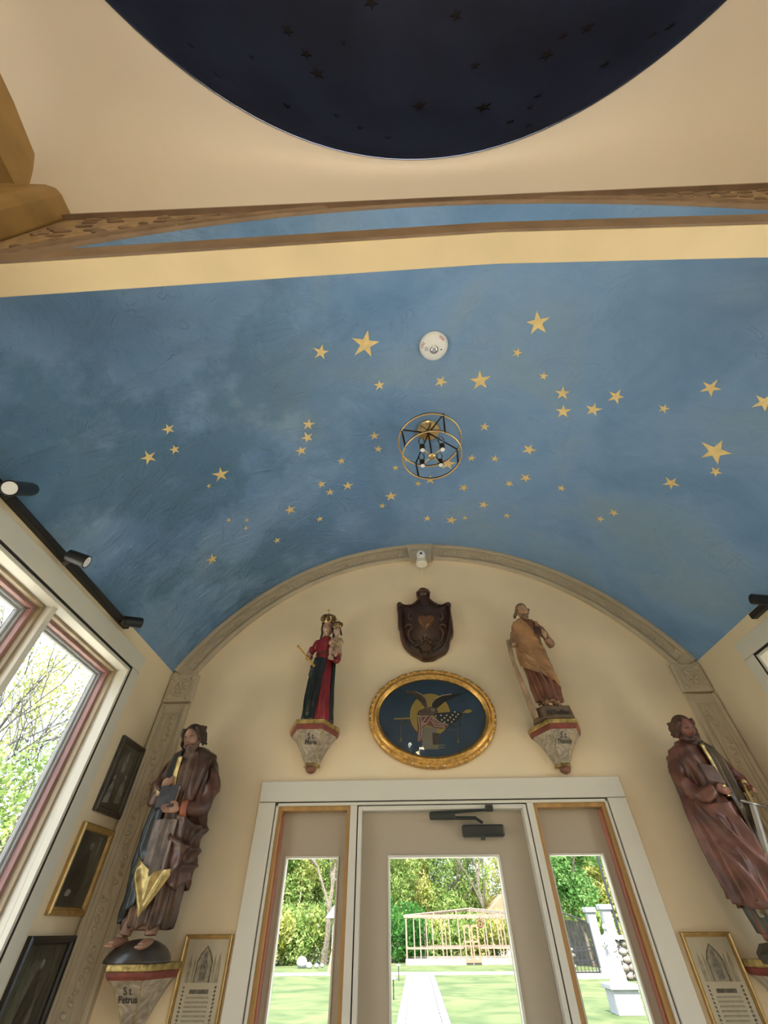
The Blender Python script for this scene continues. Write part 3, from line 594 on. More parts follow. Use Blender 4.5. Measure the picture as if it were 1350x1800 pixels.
for (x, y, r) in ((265, 915, 45), (965, 915, 45), (605, 730, 85)):
    p = cp(x, y, 2.93); MB().ell((p[0], 2.945, p[2]), (r/8.18/230*1.0, .03, r/8.18/230), 16, 10).build('boss', M_CARVE, parent=sh, smooth=True)
def scroll(pts, rad, mt, nm='scroll'):
    P = [cp(x, y, 2.915) for x, y in pts]; k = len(P)
    MB().tube(P, [rad*(.5+.5*math.sin(PI*(i+.5)/k)) for i in range(k)], 8).build(nm, mt, parent=sh, smooth=True)
for sg in (-1, 1):
    m_ = lambda x: 640+sg*(640-x) if sg > 0 else x
    for pts, rr in (([(430,1040),(400,1060),(390,1110),(420,1140),(450,1120)], .008), ([(350,1240),(380,1205),(430,1215),(440,1260),(400,1300),(390,1350),(410,1420),(460,1480)], .010), ([(450,1440),(490,1410),(540,1440),(530,1500),(480,1510)], .009), ([(520,1520),(560,1560),(580,1640),(600,1680)], .009), ([(300,950),(290,1100),(300,1240),(320,1400),(390,1530),(500,1610)], .009), ([(600,990),(590,960),(610,970),(625,1010)], .005)):
        scroll([(m_(x), y) for x, y in pts], rr, M_CARVE2 if rr != .009 else M_CARVE)
for i, (x, y) in enumerate(((600,1400),(650,1380),(700,1400),(620,1440),(680,1440),(650,1470),(590,1470),(710,1470),(650,1420))):
    p = cp(x, y, 2.90); MB().ell(p, (.010, .012, .008), 10, 6).build('leaf_boss', M_CARVE2, parent=sh, smooth=True)
scroll([(500,750),(550,720),(610,712),(670,720),(705,750)], .007, M_CARVE2, 'crest_band')

# oval painting
OX, OZ = .232, 2.532
ov = thing('oval_painting', (OX, 2.95, OZ), 'oval gilt-framed painting of an eagle with a starred flag, above the door', 'painting')
ORX, ORZ = .437, .321
prof = [(0, 0), (0, -.022), (-.010, -.034), (-.022, -.036), (-.030, -.028), (-.038, -.040), (-.048, -.046), (-.056, -.040), (-.062, -.022), (-.068, -.020), (-.072, -.010), (-.072, 0)]
N_ = 128; vs = []
for i in range(N_):
    a = 2*PI*i/N_; nn = Vector((math.cos(a)/ORX, 0, math.sin(a)/ORZ)).normalized()
    for d, y in prof: vs.append((OX+ORX*math.cos(a)+nn.x*d, 2.995+y, OZ+ORZ*math.sin(a)+nn.z*d))
k = len(prof); fr = MB().add(vs, [(i*k+j, i*k+(j+1) % k, ((i+1) % N_)*k+(j+1) % k, ((i+1) % N_)*k+j) for i in range(N_) for j in range(k)]).build('frame', M_GOLDF, parent=ov, smooth=True)
mb = MB(); mb2 = MB()
for i in range(52):
    a = 2*PI*i/52; nn = Vector((math.cos(a)/ORX, 0, math.sin(a)/ORZ)).normalized(); c = (OX+ORX*math.cos(a)-nn.x*.012, 2.962, OZ+ORZ*math.sin(a)-nn.z*.012)
    (mb if i % 2 else mb2).ell(c, (.011, .010, .011) if i % 2 else (.007, .008, .007), 8, 6)
mb.build('leaf_bead', M_GOLDF, parent=fr, smooth=True, kind='stuff'); mb2.build('pearl_bead', mat('pale_gilding', (.75, .62, .45), .3, metal=.5), parent=fr, smooth=True, kind='stuff')
irx, irz = ORX-.068, ORZ-.068
cv = MB().prism([(OX+irx*math.cos(2*PI*i/96), OZ+irz*math.sin(2*PI*i/96)) for i in range(96)], lambda x, z: (x, 2.993, z), lambda x, z: (x, 2.986, z)).build('canvas', mat('painted_navy', (.018, .05, .095), .5, var=.2, vscale=6), parent=ov)
def oc(x, y): p = onY(630+x/5, 1160+y/5, 2.985); return (p[0], p[2])
LAY = [0]
def paint(nm, pts, m_, par=None, t=.0006):
    LAY[0] += 1; y0 = 2.9858-LAY[0]*.00012
    q = [oc(*p) for p in pts]
    return MB().prism(q, lambda x, z: (x, 2.9862, z), lambda x, z: (x, y0, z)).build(nm, m_, parent=par or cv)
def circ(cx, cy, rx, ry, n=28, a0=0, a1=2*PI): return [(cx+rx*math.cos(a0+(a1-a0)*i/n), cy+ry*math.sin(a0+(a1-a0)*i/n)) for i in range(n)]
def stroke(nm, pts, wd, m_):
    LAY[0] += 1; y0 = 2.9858-LAY[0]*.00012; mb = MB()
    for i in range(len(pts)-1):
        a = np.array(pts[i], float); b = np.array(pts[i+1], float); d = b-a; nn = np.array([-d[1], d[0]])/np.linalg.norm(d)*wd/2
        mb.prism([oc(*(a+nn)), oc(*(b+nn)), oc(*(b-nn)), oc(*(a-nn))], lambda x, z: (x, 2.9862, z), lambda x, z: (x, y0, z))
    return mb.build(nm, m_, parent=cv)
mY = mat('paint_ochre_yellow', (.36, .24, .055), .5); mBr = mat('paint_umber', (.10, .065, .05), .5, var=.3, vscale=60); mDk = mat('paint_black_brown', (.02, .018, .022), .5); mLt = mat('paint_pale_pink', (.42, .30, .24), .5); mSr = mat('paint_dull_red', (.17, .06, .045), .5); mSt = mat('paint_stone_grey', (.17, .15, .125), .5, var=.25, vscale=12); mDs = mat('paint_dark_stone', (.06, .05, .045), .5); mWh = mat('paint_white', (.6, .6, .55), .5)
paint('moon_disc', circ(630, 485, 178, 190), mY)
paint('pedestal', [(560, 590), (690, 590), (690, 640), (665, 650), (665, 740), (700, 745), (705, 785), (570, 785), (560, 740)], mSt)
paint('pedestal_shade', [(650, 640), (712, 645), (712, 745), (655, 745)], mDs)
for y_ in (750, 770): paint('step_line', [(640, y_-5), (760, y_-5), (760, y_+4), (640, y_+4)], mat('paint_olive_gold', (.2, .16, .07), .5))
stroke('flag_pole', [(312, 518), (515, 510)], 13, mY); stroke('flag_pole', [(890, 470), (950, 452)], 8, mY)
paint('spear_finial', [(925, 455), (950, 435), (985, 438), (1003, 448), (985, 462), (945, 470)], mY)
paint('star_field', [(640, 470), (740, 462), (850, 455), (915, 462), (900, 500), (850, 550), (780, 575), (730, 560), (690, 520)], mDk)
for (x, y) in ((725,487),(775,487),(680,492),(848,458),(828,484),(757,510),(808,506),(876,478),(858,500),(733,528),(787,530),(839,524),(757,548),(820,546)): paint('flag_star', circ(x, y, 7, 7, 8), mWh)
paint('striped_flag', [(515, 495), (620, 490), (680, 520), (740, 560), (795, 575), (780, 600), (720, 605), (660, 590), (600, 570), (560, 600), (555, 720), (515, 720), (520, 600)], mSr)
for pts in ([(525, 510), (540, 590), (530, 715)], [(545, 500), (560, 580), (548, 700)], [(600, 495), (560, 560), (600, 560)], [(640, 500), (600, 560), (550, 580)], [(650, 510), (680, 560), (760, 580)], [(640, 530), (670, 580), (760, 595)], [(660, 505), (710, 550), (790, 572)], [(520, 500), (620, 492)]):
    stroke('flag_stripe', pts, 8, mLt)
paint('wing', [(590, 430), (560, 380), (500, 330), (470, 300), (430, 300), (400, 278), (420, 268), (490, 268), (550, 295), (590, 330), (610, 400)], mBr)
paint('wing', [(640, 420), (640, 390), (660, 350), (720, 315), (800, 300), (905, 298), (850, 320), (800, 345), (750, 375), (710, 410), (670, 440)], mDk)
stroke('wing_edge', [(640, 412), (645, 380), (680, 340), (740, 312), (820, 302)], 8, mLt); stroke('wing_edge', [(612, 410), (598, 350), (560, 305), (500, 280)], 6, mLt)
for i in range(5): stroke('feather', [(580-i*18, 340-i*12), (560-i*12, 400-i*20)], 5, mDk)
paint('eagle_body', [(515, 480), (530, 450), (580, 425), (640, 415), (690, 430), (700, 460), (640, 490), (560, 492)], mBr)
paint('eagle_head', circ(655, 440, 22, 16, 14), mat('paint_grey_brown', (.2, .16, .13), .5))
mCd = mat('paint_cord', (.16, .13, .07), .5)
stroke('cord', [(375, 520), (372, 700)], 4, mCd); stroke('cord', [(385, 520), (400, 565), (430, 575), (440, 520)], 3.5, mCd); stroke('cord', [(445, 520), (465, 600), (500, 630)], 3.5, mCd)
stroke('cord', [(925, 470), (900, 560), (870, 585), (820, 560)], 3.5, mCd); stroke('cord', [(870, 590), (878, 700)], 4, mCd); stroke('cord', [(780, 620), (820, 635), (870, 610)], 3.5, mCd)
for x, y in ((373, 700), (877, 715)): paint('tassel', [(x-4, y-20), (x+4, y-20), (x+11, y+17), (x-11, y+17)], mCd)
MB().prism([(OX+(irx-.002)*math.cos(2*PI*i/64), OZ+(irz-.002)*math.sin(2*PI*i/64)) for i in range(64)], lambda x, z: (x, 2.9755, z), lambda x, z: (x, 2.974, z)).build('picture_glass', M_PGLASS, parent=ov)

def frame_poly(face, u0, u1, v0, v1, prof, name, m_, par, bevel=.0):
    """mitred frame; face(u, v, d) to 3D; prof = (inset, depth) list"""
    vs = []; k = len(prof)
    for (u, v, su, sv) in ((u0, v0, 1, 1), (u1, v0, -1, 1), (u1, v1, -1, -1), (u0, v1, 1, -1)):
        for ins, d in prof: vs.append(face(u+su*ins, v+sv*ins, d))
    return MB().add(vs, [(i*k+j, i*k+(j+1) % k, ((i+1) % 4)*k+(j+1) % k, ((i+1) % 4)*k+j) for i in range(4) for j in range(k)]).build(name, m_, parent=par)
# framed certificates on the end wall
M_PAPER = mat('aged_paper', (.60, .50, .36), .6, var=.08, vscale=6); M_PRINT = mat('faded_print', (.16, .125, .09), .6, var=.4, vscale=60); M_PR2 = mat('pale_print', (.38, .31, .22), .6, var=.2, vscale=50)
M_GILT = mat('thin_gilt_moulding', (.50, .32, .11), .35, metal=.5, var=.15, vscale=30)
def certificate(x0, x1, z1, label, mirror=False):
    z0 = z1-.58; par = thing('framed_certificate', ((x0+x1)/2, 2.99, z0), label, 'picture')
    face = lambda u, v, d: (u, 2.998-d, v)
    frame_poly(face, x0, x1, z0, z1, [(0, 0), (0, .02), (.004, .024), (.010, .020), (.013, .012), (.016, .012), (.018, .006), (.018, 0)], 'frame', M_GILT, par)
    sheet = MB().box(x0+.014, x1-.014, 2.992, 2.997, z0+.014, z1-.014).build('sheet', M_PAPER, parent=par)
    cx = (x0+x1)/2; W = (x1-x0)/2-.03; top = z1-.04
    lay = [0]
    def pr(nm, poly, m_):
        lay[0] += 1; yy = 2.9912-lay[0]*.00006
        MB().prism([(cx+u*W, top-(v*.62 if v <= .2 else v-.076)) for u, v in poly], lambda x, z: (x, 2.993, z), lambda x, z: (x, yy, z)).build(nm, m_, parent=sheet)
    # gothic arch with a figure, pinnacles, text panel in a rope border
    arch = [(-.42, .20), (-.42, .09), (-.3, .05), (0, .005), (.3, .05), (.42, .09), (.42, .20)]
    pr('arch_print', arch, M_PR2); pr('figure_print', [(-.16, .19), (-.2, .12), (-.12, .08), (-.1, .045), (0, .03), (.1, .045), (.12, .08), (.22, .12), (.18, .19)], mat('grey_print', (.2, .17, .14), .6, var=.5, vscale=80))
    for s_ in (-1, 1):
        pr('pinnacle_print', [(s_*.9, .2), (s_*.88, .1), (s_*.8, .04), (s_*.7, .1), (s_*.68, .2)], M_PR2)
        pr('pinnacle_print', [(s_*.62, .2), (s_*.6, .09), (s_*.56, .05), (s_*.5, .09), (s_*.48, .2)], M_PR2)
        for i in range(22):
            v = .21+i*.0125; pr('rope_print', [(s_*.86, v), (s_*.93, v+.004), (s_*.86, v+.01), (s_*.79, v+.006)], M_PRINT)
        pr('arch_rib', [(s_*.44, .2), (s_*.44, .088), (s_*.3, .046), (s_*.0, 0), (s_*.0, .008), (s_*.27, .056), (s_*.38, .094), (s_*.38, .2)][::s_], M_PRINT)
    pr('title_print', [(-.5, .235), (-.5, .222), (.5, .222), (.5, .235)], M_PRINT)
    for i in range(16):
        v = .25+i*.014; pr('text_line', [(-.62, v), (-.62, v-.005), (random.uniform(.5, .64), v-.005), (.6, v)], M_PR2)
    MB().box(x0+.016, x1-.016, 2.980, 2.982, z0+.016, z1-.016).build('glass', M_PGLASS, parent=par)
random.seed(3)
certificate(-1.118, -.878, 1.492, 'framed certificate with gothic arch print, on the wall left of the door')
certificate(1.378, 1.618, 1.487, 'framed certificate with pale window reflection, on the wall right of the door')

# dark paintings on the left wall
M_PDARK = mat('dark_oil_paint', (.05, .045, .035), .35, var=.6, vscale=9, coat=.3); M_PFIG = mat('pale_oil_paint', (.33, .31, .27), .4, var=.5, vscale=25); M_PMID = mat('muted_oil_paint', (.12, .105, .08), .4, var=.5, vscale=14, coat=.3); M_PBLK = mat('black_oil_paint', (.018, .016, .015), .4, coat=.3)
M_FDARK = mat('dark_frame_wood', (.06, .045, .03), .4, var=.3, vscale=20)
def side_picture(y0, y1, z0, z1, label, fm, prof, figs, beads=False, name='framed_painting'):
    par = thing(name, (XL+.01, (y0+y1)/2, z0), label, 'painting'); face = lambda u, v, d: (XL+.002+d, u, v)
    fr = frame_poly(face, y0, y1, z0, z1, prof, 'frame', fm, par); w_ = prof[-1][0]-.004
    cvs = MB().box(XL+.003, XL+.008, y0+w_, y1-w_, z0+w_, z1-w_).build('canvas', M_PDARK, parent=par)
    for k_, (pts, m_) in enumerate(figs):
        q = [(y0+w_+(y1-y0-2*w_)*u, z0+w_+(z1-z0-2*w_)*v) for u, v in pts]
        MB().prism(q, lambda y, z: (XL+.0078, y, z), lambda y, z: (XL+.0088+k_*.0002, y, z)).build('painted_figure', m_, parent=cvs)
    if beads:
        mb = MB(); n = int((z1-z0)/.014)
        for i in range(n):
            mb.ell((XL+.02, y0+.016, z0+.02+(z1-z0-.04)*i/(n-1)), (.003, .003, .003), 6, 4)
        mb.build('bead_row', mat('pale_bead', (.5, .42, .3), .4), parent=fr, kind='stuff')
    MB().box(XL+.011, XL+.013, y0+w_, y1-w_, z0+w_, z1-w_).build('glass', M_PGLASS, parent=par)
    return par
def blob(cx, cy, rx, ry, n=14, sd=0):
    rn = random.Random(sd); return [(cx+rx*math.cos(2*PI*i/n)*rn.uniform(.75, 1.2), cy+ry*math.sin(2*PI*i/n)*rn.uniform(.8, 1.15)) for i in range(n)]
PF = [(0, 0), (0, .018), (.008, .024), (.018, .020), (.024, .014), (.028, .016), (.032, .008), (.032, 0)]
side_picture(2.682, 2.962, 1.972, 2.350, 'small dark painting with pale robed figures, uppermost on the left wall', M_FDARK, PF,
    [(blob(.5, .55, .35, .4, sd=1), M_PMID), ([(.1, .05), (.38, .08), (.32, .3), (.24, .42), (.16, .3)], M_PFIG), ([(.58, .1), (.88, .12), (.84, .36), (.74, .48), (.64, .4), (.6, .25)], M_PFIG), ([(.42, .55), (.56, .58), (.56, .8), (.5, .92), (.42, .85), (.38, .7)], M_PFIG), (blob(.24, .45, .05, .04, sd=3), M_PFIG), (blob(.75, .52, .05, .04, sd=4), M_PFIG)], True)
side_picture(2.648, 2.962, 1.560, 1.918, 'gold framed dark painting of a robed figure, between two darker pictures on the left wall', M_GILT, PF,
    [(blob(.7, .6, .25, .35, sd=6), M_PMID), ([(.3, .05), (.62, .04), (.66, .3), (.6, .6), (.5, .78), (.38, .7), (.3, .4)], M_PBLK), (blob(.5, .8, .07, .06, sd=5), M_PFIG), (blob(.3, .18, .1, .05, sd=7), M_PFIG), ([(.72, .7), (.78, .7), (.8, .95), (.74, .95)], M_PFIG), ([(.84, .72), (.9, .72), (.9, .92), (.86, .92)], M_PMID)])
side_picture(2.600, 2.966, .98, 1.492, 'large dark painting in a black frame, lowest on the left wall', M_PBLK, [(0, 0), (0, .02), (.010, .026), (.024, .022), (.03, .012), (.03, 0)],
    [(blob(.4, .5, .35, .42, sd=8), M_PMID), ([(.3, .2), (.55, .2), (.6, .6), (.52, .85), (.42, .8), (.32, .5)], M_PBLK), (blob(.5, .86, .05, .035, sd=9), M_PFIG), ([(.1, .3), (.2, .3), (.25, .8), (.16, .9)], mat('olive_oil_paint', (.10, .11, .06), .4, var=.4, vscale=20)), ([(.68, .2), (.85, .15), (.88, .6), (.78, .8), (.7, .6)], M_PBLK)])

# ================================================================== BRACKETS AND CARVED FIGURES
M_BRED = mat('oxblood_band', (.20, .045, .03), .4, var=.2, vscale=20); M_MARB = mat('painted_marble', (.36, .30, .22), .4, var=.35, vscale=14, dist=2, coat=.2)
def bracket(cx, zt, label, lines, w_=.33, d=.235, fs=.045):
    par = thing('wall_bracket', (cx, 2.9, zt-.26), label, 'bracket')
    plan = [(-.5, 0), (-.5, -.25), (-.27, -1), (.27, -1), (.5, -.25), (.5, 0)]
    def loft(levels, nm, m_, bev=0):
        vs = [(cx+x*w_*s_, 3.0+y*d*s_, z) for z, s_ in levels for x, y in plan]; n = 6; k = len(levels)
        return MB().add(vs, [(i*n+j, i*n+(j+1) % n, (i+1)*n+(j+1) % n, (i+1)*n+j) for i in range(k-1) for j in range(n)]+[tuple(range(n)), tuple((k-1)*n+j for j in range(n))]).build(nm, m_, parent=par, bevel=bev)
    loft([(zt, 1.0), (zt-.022, 1.0), (zt-.026, .965)], 'gilt_edge', M_GOLDD, .003)
    loft([(zt-.026, .975), (zt-.040, .95), (zt-.052, .90)], 'red_band', M_BRED, .002)
    lv = [(zt-.052-.155*t, .885-.62*t**.72) for t in np.linspace(0, 1, 12)]
    loft(lv, 'corbel', M_MARB)
    for (xx, yy) in ():
        pass
    e0, s0 = lv[-1]
    loft([(e0, s0*1.15), (e0-.008, s0*1.2), (e0-.014, s0*1.05)], 'gilt_collar', M_GOLDD, .001)
    MB().ell((cx, 2.965, e0-.022), (.034, .034, .030), 16, 10).build('pendant', mat('worn_red_pendant', (.16, .06, .03), .4, var=.3, vscale=25), parent=par, smooth=True)
    # gilded arrises along the corbel
    for sx_ in (-.27, .27):
        MB().tube([(cx+sx_*w_*s_, 3.0-d*s_, z) for z, s_ in lv], .0022, 6).build('gilt_arris', M_GOLDD, parent=par)
    zz = [z for z, _ in lv][::-1]; ss = [s_ for _, s_ in lv][::-1]
    for body, zl, fz in lines:
        def mp(u, v, q, zl=zl, par=par):
            z = zt-zl+v; s_ = np.interp(z, zz, ss); return (u+cx-par.location.x, 3.0-d*s_-.001-q-par.location.y, z-par.location.z)
        text('lettering', body, fz, M_INK, mp, par, shear=.08)
    return par
bracket(-.565, 2.452, 'small painted bracket lettered Maria, under the red and dark robed madonna', [('S t', .092, .036), ('Maria', .118, .034)])
bracket(1.03, 2.428, 'small painted bracket under the tan robed saint holding a club', [('S t', .088, .036), ('J Thadde', .114, .030)])
bracket(-1.272, 1.40, 'painted bracket lettered Petrus, under the bearded figure on a dark globe', [('S t', .098, .036), ('Petrus', .125, .034)], w_=.335, d=.26)
bracket(1.79, 1.395, 'painted bracket under the sword bearing figure at the right edge', [], w_=.335, d=.26)

def keyed(keys):
    Z = [k[0] for k in keys]; C = np.array([k[1:] for k in keys], float)
    def f(z):
        z = min(max(z, Z[0]), Z[-1]); i = max(0, min(len(Z)-2, int(np.searchsorted(Z, z, side='right')-1))); t = (z-Z[i])/(Z[i+1]-Z[i]); t = t*t*(3-2*t)
        return C[i]*(1-t)+C[i+1]*t
    return f
def ridge_sum(th, z, strokes):
    s_ = 0.0; am_k = 2.0
    for (t0, z0, t1, z1, wd, am, sag) in strokes:
        dx, dz = (t1-t0)*.11, z1-z0; L2 = dx*dx+dz*dz; px_, pz = (th-t0)*.11, z-z0
        u = max(0, min(1, (px_*dx+pz*dz)/L2)); qx, qz = px_-u*dx, pz-u*dz+sag*4*u*(1-u); d2 = qx*qx+qz*qz
        s_ += am_k*am*math.exp(-d2/(wd*wd))*(.3+.7*math.sin(PI*min(1, max(0, .12+u*.8))))
    return s_
def drape(prof, th0, th1, zt, zb, off=.0, amp=.006, nf=9, ph=0, tw=0, strokes=(), nu=60, nv=50, thick=.012, flare=0, closed=False, hemwave=.0):
    """a cloth surface round the body profile between two hem curves; returns a closed shell"""
    outer, inner = [], []
    f_t = zt if callable(zt) else (lambda a: zt); f_b = zb if callable(zb) else (lambda a: zb)
    for i in range(nu+1):
        th = th0+(th1-th0)*i/nu
        for j in range(nv+1):
            b_ = f_b(th)+hemwave*math.sin(nf*th*1.3+ph); z = f_t(th)+(b_-f_t(th))*j/nv; rx, ry, cx, cy = prof(z)
            q = j/nv; c_ = math.sin(nf*th+ph+tw*z); r_ = (1-abs(c_)**.8)*2-1
            o_ = off+flare*q*q+1.6*amp*(.06+.94*q**.8)*r_+ridge_sum(th, z, strokes)
            outer.append((cx+(rx+o_)*math.sin(th), cy-(ry+o_)*math.cos(th), z)); o2 = o_-thick
            inner.append((cx+(rx+o2)*math.sin(th), cy-(ry+o2)*math.cos(th), z))
    m_ = nv+1; n = len(outer); fs = []
    for i in range(nu):
        for j in range(nv):
            a, b, c, d = i*m_+j, (i+1)*m_+j, (i+1)*m_+j+1, i*m_+j+1
            fs += [(a, b, c, d), (n+d, n+c, n+b, n+a)]
        fs += [(i*m_, n+i*m_, n+(i+1)*m_, (i+1)*m_), (i*m_+nv, (i+1)*m_+nv, n+(i+1)*m_+nv, n+i*m_+nv)]
    if not closed:
        for j in range(nv):
            fs += [(j, j+1, n+j+1, n+j), (nu*m_+j, n+nu*m_+j, n+nu*m_+j+1, nu*m_+j+1)]
    return MB().add(outer+inner, fs)
def head(mb, c, h, yaw=0, tilt=0, nod=0):
    Rm = Matrix.Rotation(yaw, 3, 'Z') @ Matrix.Rotation(tilt, 3, 'Y') @ Matrix.Rotation(nod, 3, 'X'); c = Vector(c)
    G = lambda x, z, cx, cz, sx, sz, a: a*math.exp(-((x-cx)/sx)**2-((z-cz)/sz)**2)
    def fn(u, v):
        t = PI*v; a = 2*PI*u; x, y, z = math.sin(t)*math.sin(a), -math.sin(t)*math.cos(a), math.cos(t)
        wd = 1-.42*max(0, -z)**1.4; X = x*.35*wd; Y = y*.43*(1-.25*max(0, -z)**1.5)-(.03 if y < 0 else 0)*max(0, -z); Z = z*.5
        if y < 0:
            d = G(X, Z, 0, -.03, .045, .11, .05)+G(X, Z, 0, -.10, .055, .05, .085)+G(X, Z, .14, .10, .09, .035, .028)+G(X, Z, -.14, .10, .09, .035, .028)
            d += -G(X, Z, .13, .03, .06, .045, .045)-G(X, Z, -.13, .03, .06, .045, .045)+G(X, Z, .2, -.1, .08, .08, .02)+G(X, Z, -.2, -.1, .08, .08, .02)
            d += G(X, Z, 0, -.225, .085, .020, .03)+G(X, Z, 0, -.275, .07, .022, .028)-G(X, Z, 0, -.25, .08, .008, .02)+G(X, Z, 0, -.40, .08, .05, .035)
            d += G(X, Z, .13, .03, .03, .02, .022)+G(X, Z, -.13, .03, .03, .02, .022)
            Y -= d
        return c+Rm @ (Vector((X, Y, Z))*h)
    mb.grid(fn, 44, 36)
    for s_ in (-1, 1): mb.ell(c+Rm @ (Vector((s_*.355, .03, -.01))*h), (.035*h, .06*h, .10*h), 8, 6)
    return lambda x, y, z: c+Rm @ (Vector((x, y, z))*h)
def hand(mb, w0, dr_, ac, L, curl=.5, spread=1.0):
    """wrist, finger direction, across (towards the thumb); palm normal closes the fingers"""
    w0, d, a = Vector(w0), Vector(dr_).normalized(), Vector(ac).normalized(); nrm = d.cross(a).normalized(); nrm = nrm if curl > 0 else -nrm; curl = abs(curl)
    rot = Matrix((a, nrm, d)).transposed(); mb.ell(w0+d*L*.28, (L*.20, L*.10, L*.32), 12, 8, rot)
    for i, (o_, l_) in enumerate(((.155, .44), (.055, .50), (-.05, .46), (-.145, .36))):
        p = w0+d*L*.5+a*L*o_; q = d.copy(); pts = [w0+d*L*.35+a*L*o_*.9, p]
        for k in range(3):
            q = (q*math.cos(curl*.7)+nrm*math.sin(curl*.7)).normalized(); p = p+q*L*l_*(.42, .33, .25)[k]; pts.append(p)
        mb.tube(pts, [L*.07, L*.066, L*.06, L*.054, L*.042], 8)
    t0 = w0+d*L*.14+a*L*.16; mb.tube([t0, t0+(a*.8+d*.7)*L*.16+nrm*L*.04, t0+(a*.9+d*1.7)*L*.16+nrm*L*.09, t0+(a*.7+d*2.4)*L*.16+nrm*L*.14], [L*.085, L*.075, L*.065, L*.05], 8)
def hair_lumps(mb, H, h, pts, r, rn, jig=.03, elong=1.3):
    for (x, y, z) in pts:
        mb.ell(H(x+rn.uniform(-jig, jig), y+rn.uniform(-jig, jig), z+rn.uniform(-jig, jig)), (r*h*rn.uniform(.8, 1.2), r*h*rn.uniform(.8, 1.2), r*h*elong), 8, 6)
def curl_strand(mb, H, h, p0, p1, rad, rn, wob=.04, n=12):
    pts = [H(*(np.array(p0)*(1-t)+np.array(p1)*t+np.array([wob*math.sin(t*12+p0[0]*20), wob*math.cos(t*12)*.6, 0]))) for t in np.linspace(0, 1, n)]
    mb.tube(pts, [rad*h*(1.1-.7*t) for t in np.linspace(0, 1, n)], 7)
def eyes(par, H, h, m_eye, m_brow):
    for s_ in (-1, 1):
        MB().ell(H(s_*.125, -.415, .03), (.042*h, .03*h, .022*h), 12, 8).build('eye', m_eye, parent=par, smooth=True, local=True)
        MB().ell(H(s_*.125, -.445, .028), (.018*h, .012*h, .018*h), 10, 6).build('iris', M_GAP, parent=par, smooth=True, local=True)
        MB().tube([H(s_*.05, -.452, .09), H(s_*.13, -.455, .115), H(s_*.21, -.41, .09)], [.010*h, .013*h, .008*h], 6).build('eyebrow', m_brow, parent=par, smooth=True, local=True)
    MB().ell(H(0, -.475, -.25), (.075*h, .02*h, .018*h), 12, 6).build('mouth', mat('painted_lips', (.28, .08, .05), .4), parent=par, smooth=True, local=True)
M_EYE = mat('painted_eye_white', (.45, .42, .36), .4)
def bodycore(mb, prof, z0, z1):
    mb.grid(lambda u, v: (lambda z, p: (p[2]+(p[0]-.02)*math.sin(2*PI*u), p[3]-(p[1]-.02)*math.cos(2*PI*u), z))(z0+(z1-z0)*v, prof(z0+(z1-z0)*v)), 24, 24)
    p0, p1 = prof(z0), prof(z1); mb.ell((p0[2], p0[3], z0), (p0[0]-.02, p0[1]-.02, .004), 12, 4); mb.ell((p1[2], p1[3], z1), (p1[0]-.02, p1[1]-.02, .004), 12, 4)

# ---------------------------------------------------------------- Peter: bearded figure on a globe
P = thing('saint_statue', (-1.262, 2.815, 1.405), 'large wooden figure of a curly haired bearded man with a book, on a dark globe', 'statue')
zf = .065
pf = keyed([(.0, .10, .075, .0, .0), (.10, .118, .085, .0, 0), (.30, .118, .085, .0, -.005), (.48, .118, .085, 0, -.01), (.60, .11, .08, .005, 0), (.70, .12, .08, 0, 0), (.79, .115, .07, -.005, 0), (.83, .06, .045, -.01, 0), (.86, .036, .036, -.015, 0)])
prof = lambda z: pf(z-zf)
MWB = mat('brown_carved_robe', (.085, .038, .024), .38, var=.6, vscale=9, coat=.1, bump=.15, bscale=50); MDG = mat('dark_green_mantle', (.020, .026, .024), .4, var=.5, vscale=10, coat=.2); MTN = mat('worn_brown_tunic', (.11, .06, .035), .45, var=.5, vscale=12, bump=.15, bscale=50)
MGR = mat('worn_grey_lining', (.17, .13, .105), .5, var=.4, vscale=16); MSK = mat('weathered_flesh', (.30, .16, .10), .5, var=.3, vscale=14); MHR = mat('dark_brown_hair', (.045, .024, .014), .5, var=.4, vscale=40)
gl = MB().ell((0, 0, -.01), (.155, .125, .085), 32, 20); gl.v = [(a, b, max(c, -.004)) for a, b, c in gl.v]
gl.build('globe', mat('black_brown_globe', (.035, .028, .022), .35, var=.5, vscale=12, coat=.2), parent=P, smooth=True, local=True)
mb = MB(); bodycore(mb, prof, zf+.04, zf+.80)
hp_ = (-.032, -.045, zf+.885); H = head(mb, hp_, .145, yaw=R(-4), tilt=R(-10), nod=R(24)); mb.tube([(-.01, 0, zf+.76), (-.03, -.02, zf+.85)], [.034, .036], 12)
hand(mb, (.055, -.142, zf+.500), (-1, -.12, .05), (.05, -.3, 1), .10, -.45); hand(mb, (-.095, -.115, zf+.60), (.75, -.2, .62), (-.4, -.3, .8), .085, -.6)
for s_, x0, y0 in ((-1, -.095, -.10), (1, .045, -.11)):
    zz_ = zf-.015 if s_ < 0 else zf-.02
    mb.tube([(x0*.8, -.02, zf+.12), (x0*.9, -.03, zf+.02)], [.035, .028], 12); mb.tube([(x0*.9, -.01, zz_+.012), (x0, y0*.6, zz_+.014), (x0*1.05, y0-.01, zz_+.006)], [.026, .026, .018], 10, sq=.7)
    for k in range(5): mb.ell((x0*1.05-.016+.008*k, y0-.02+abs(k-1)*.002, zz_+.004), (.0055, .012, .006), 6, 5)
mb.build('body', MSK, parent=P, smooth=True, local=True, remesh=.0028)
eyes(P, H, .145, M_EYE, MHR)
rn = random.Random(5); mb = MB()
mb.ell(H(0, .06, .14), (.37*.145, .42*.145, .40*.145), 20, 12)
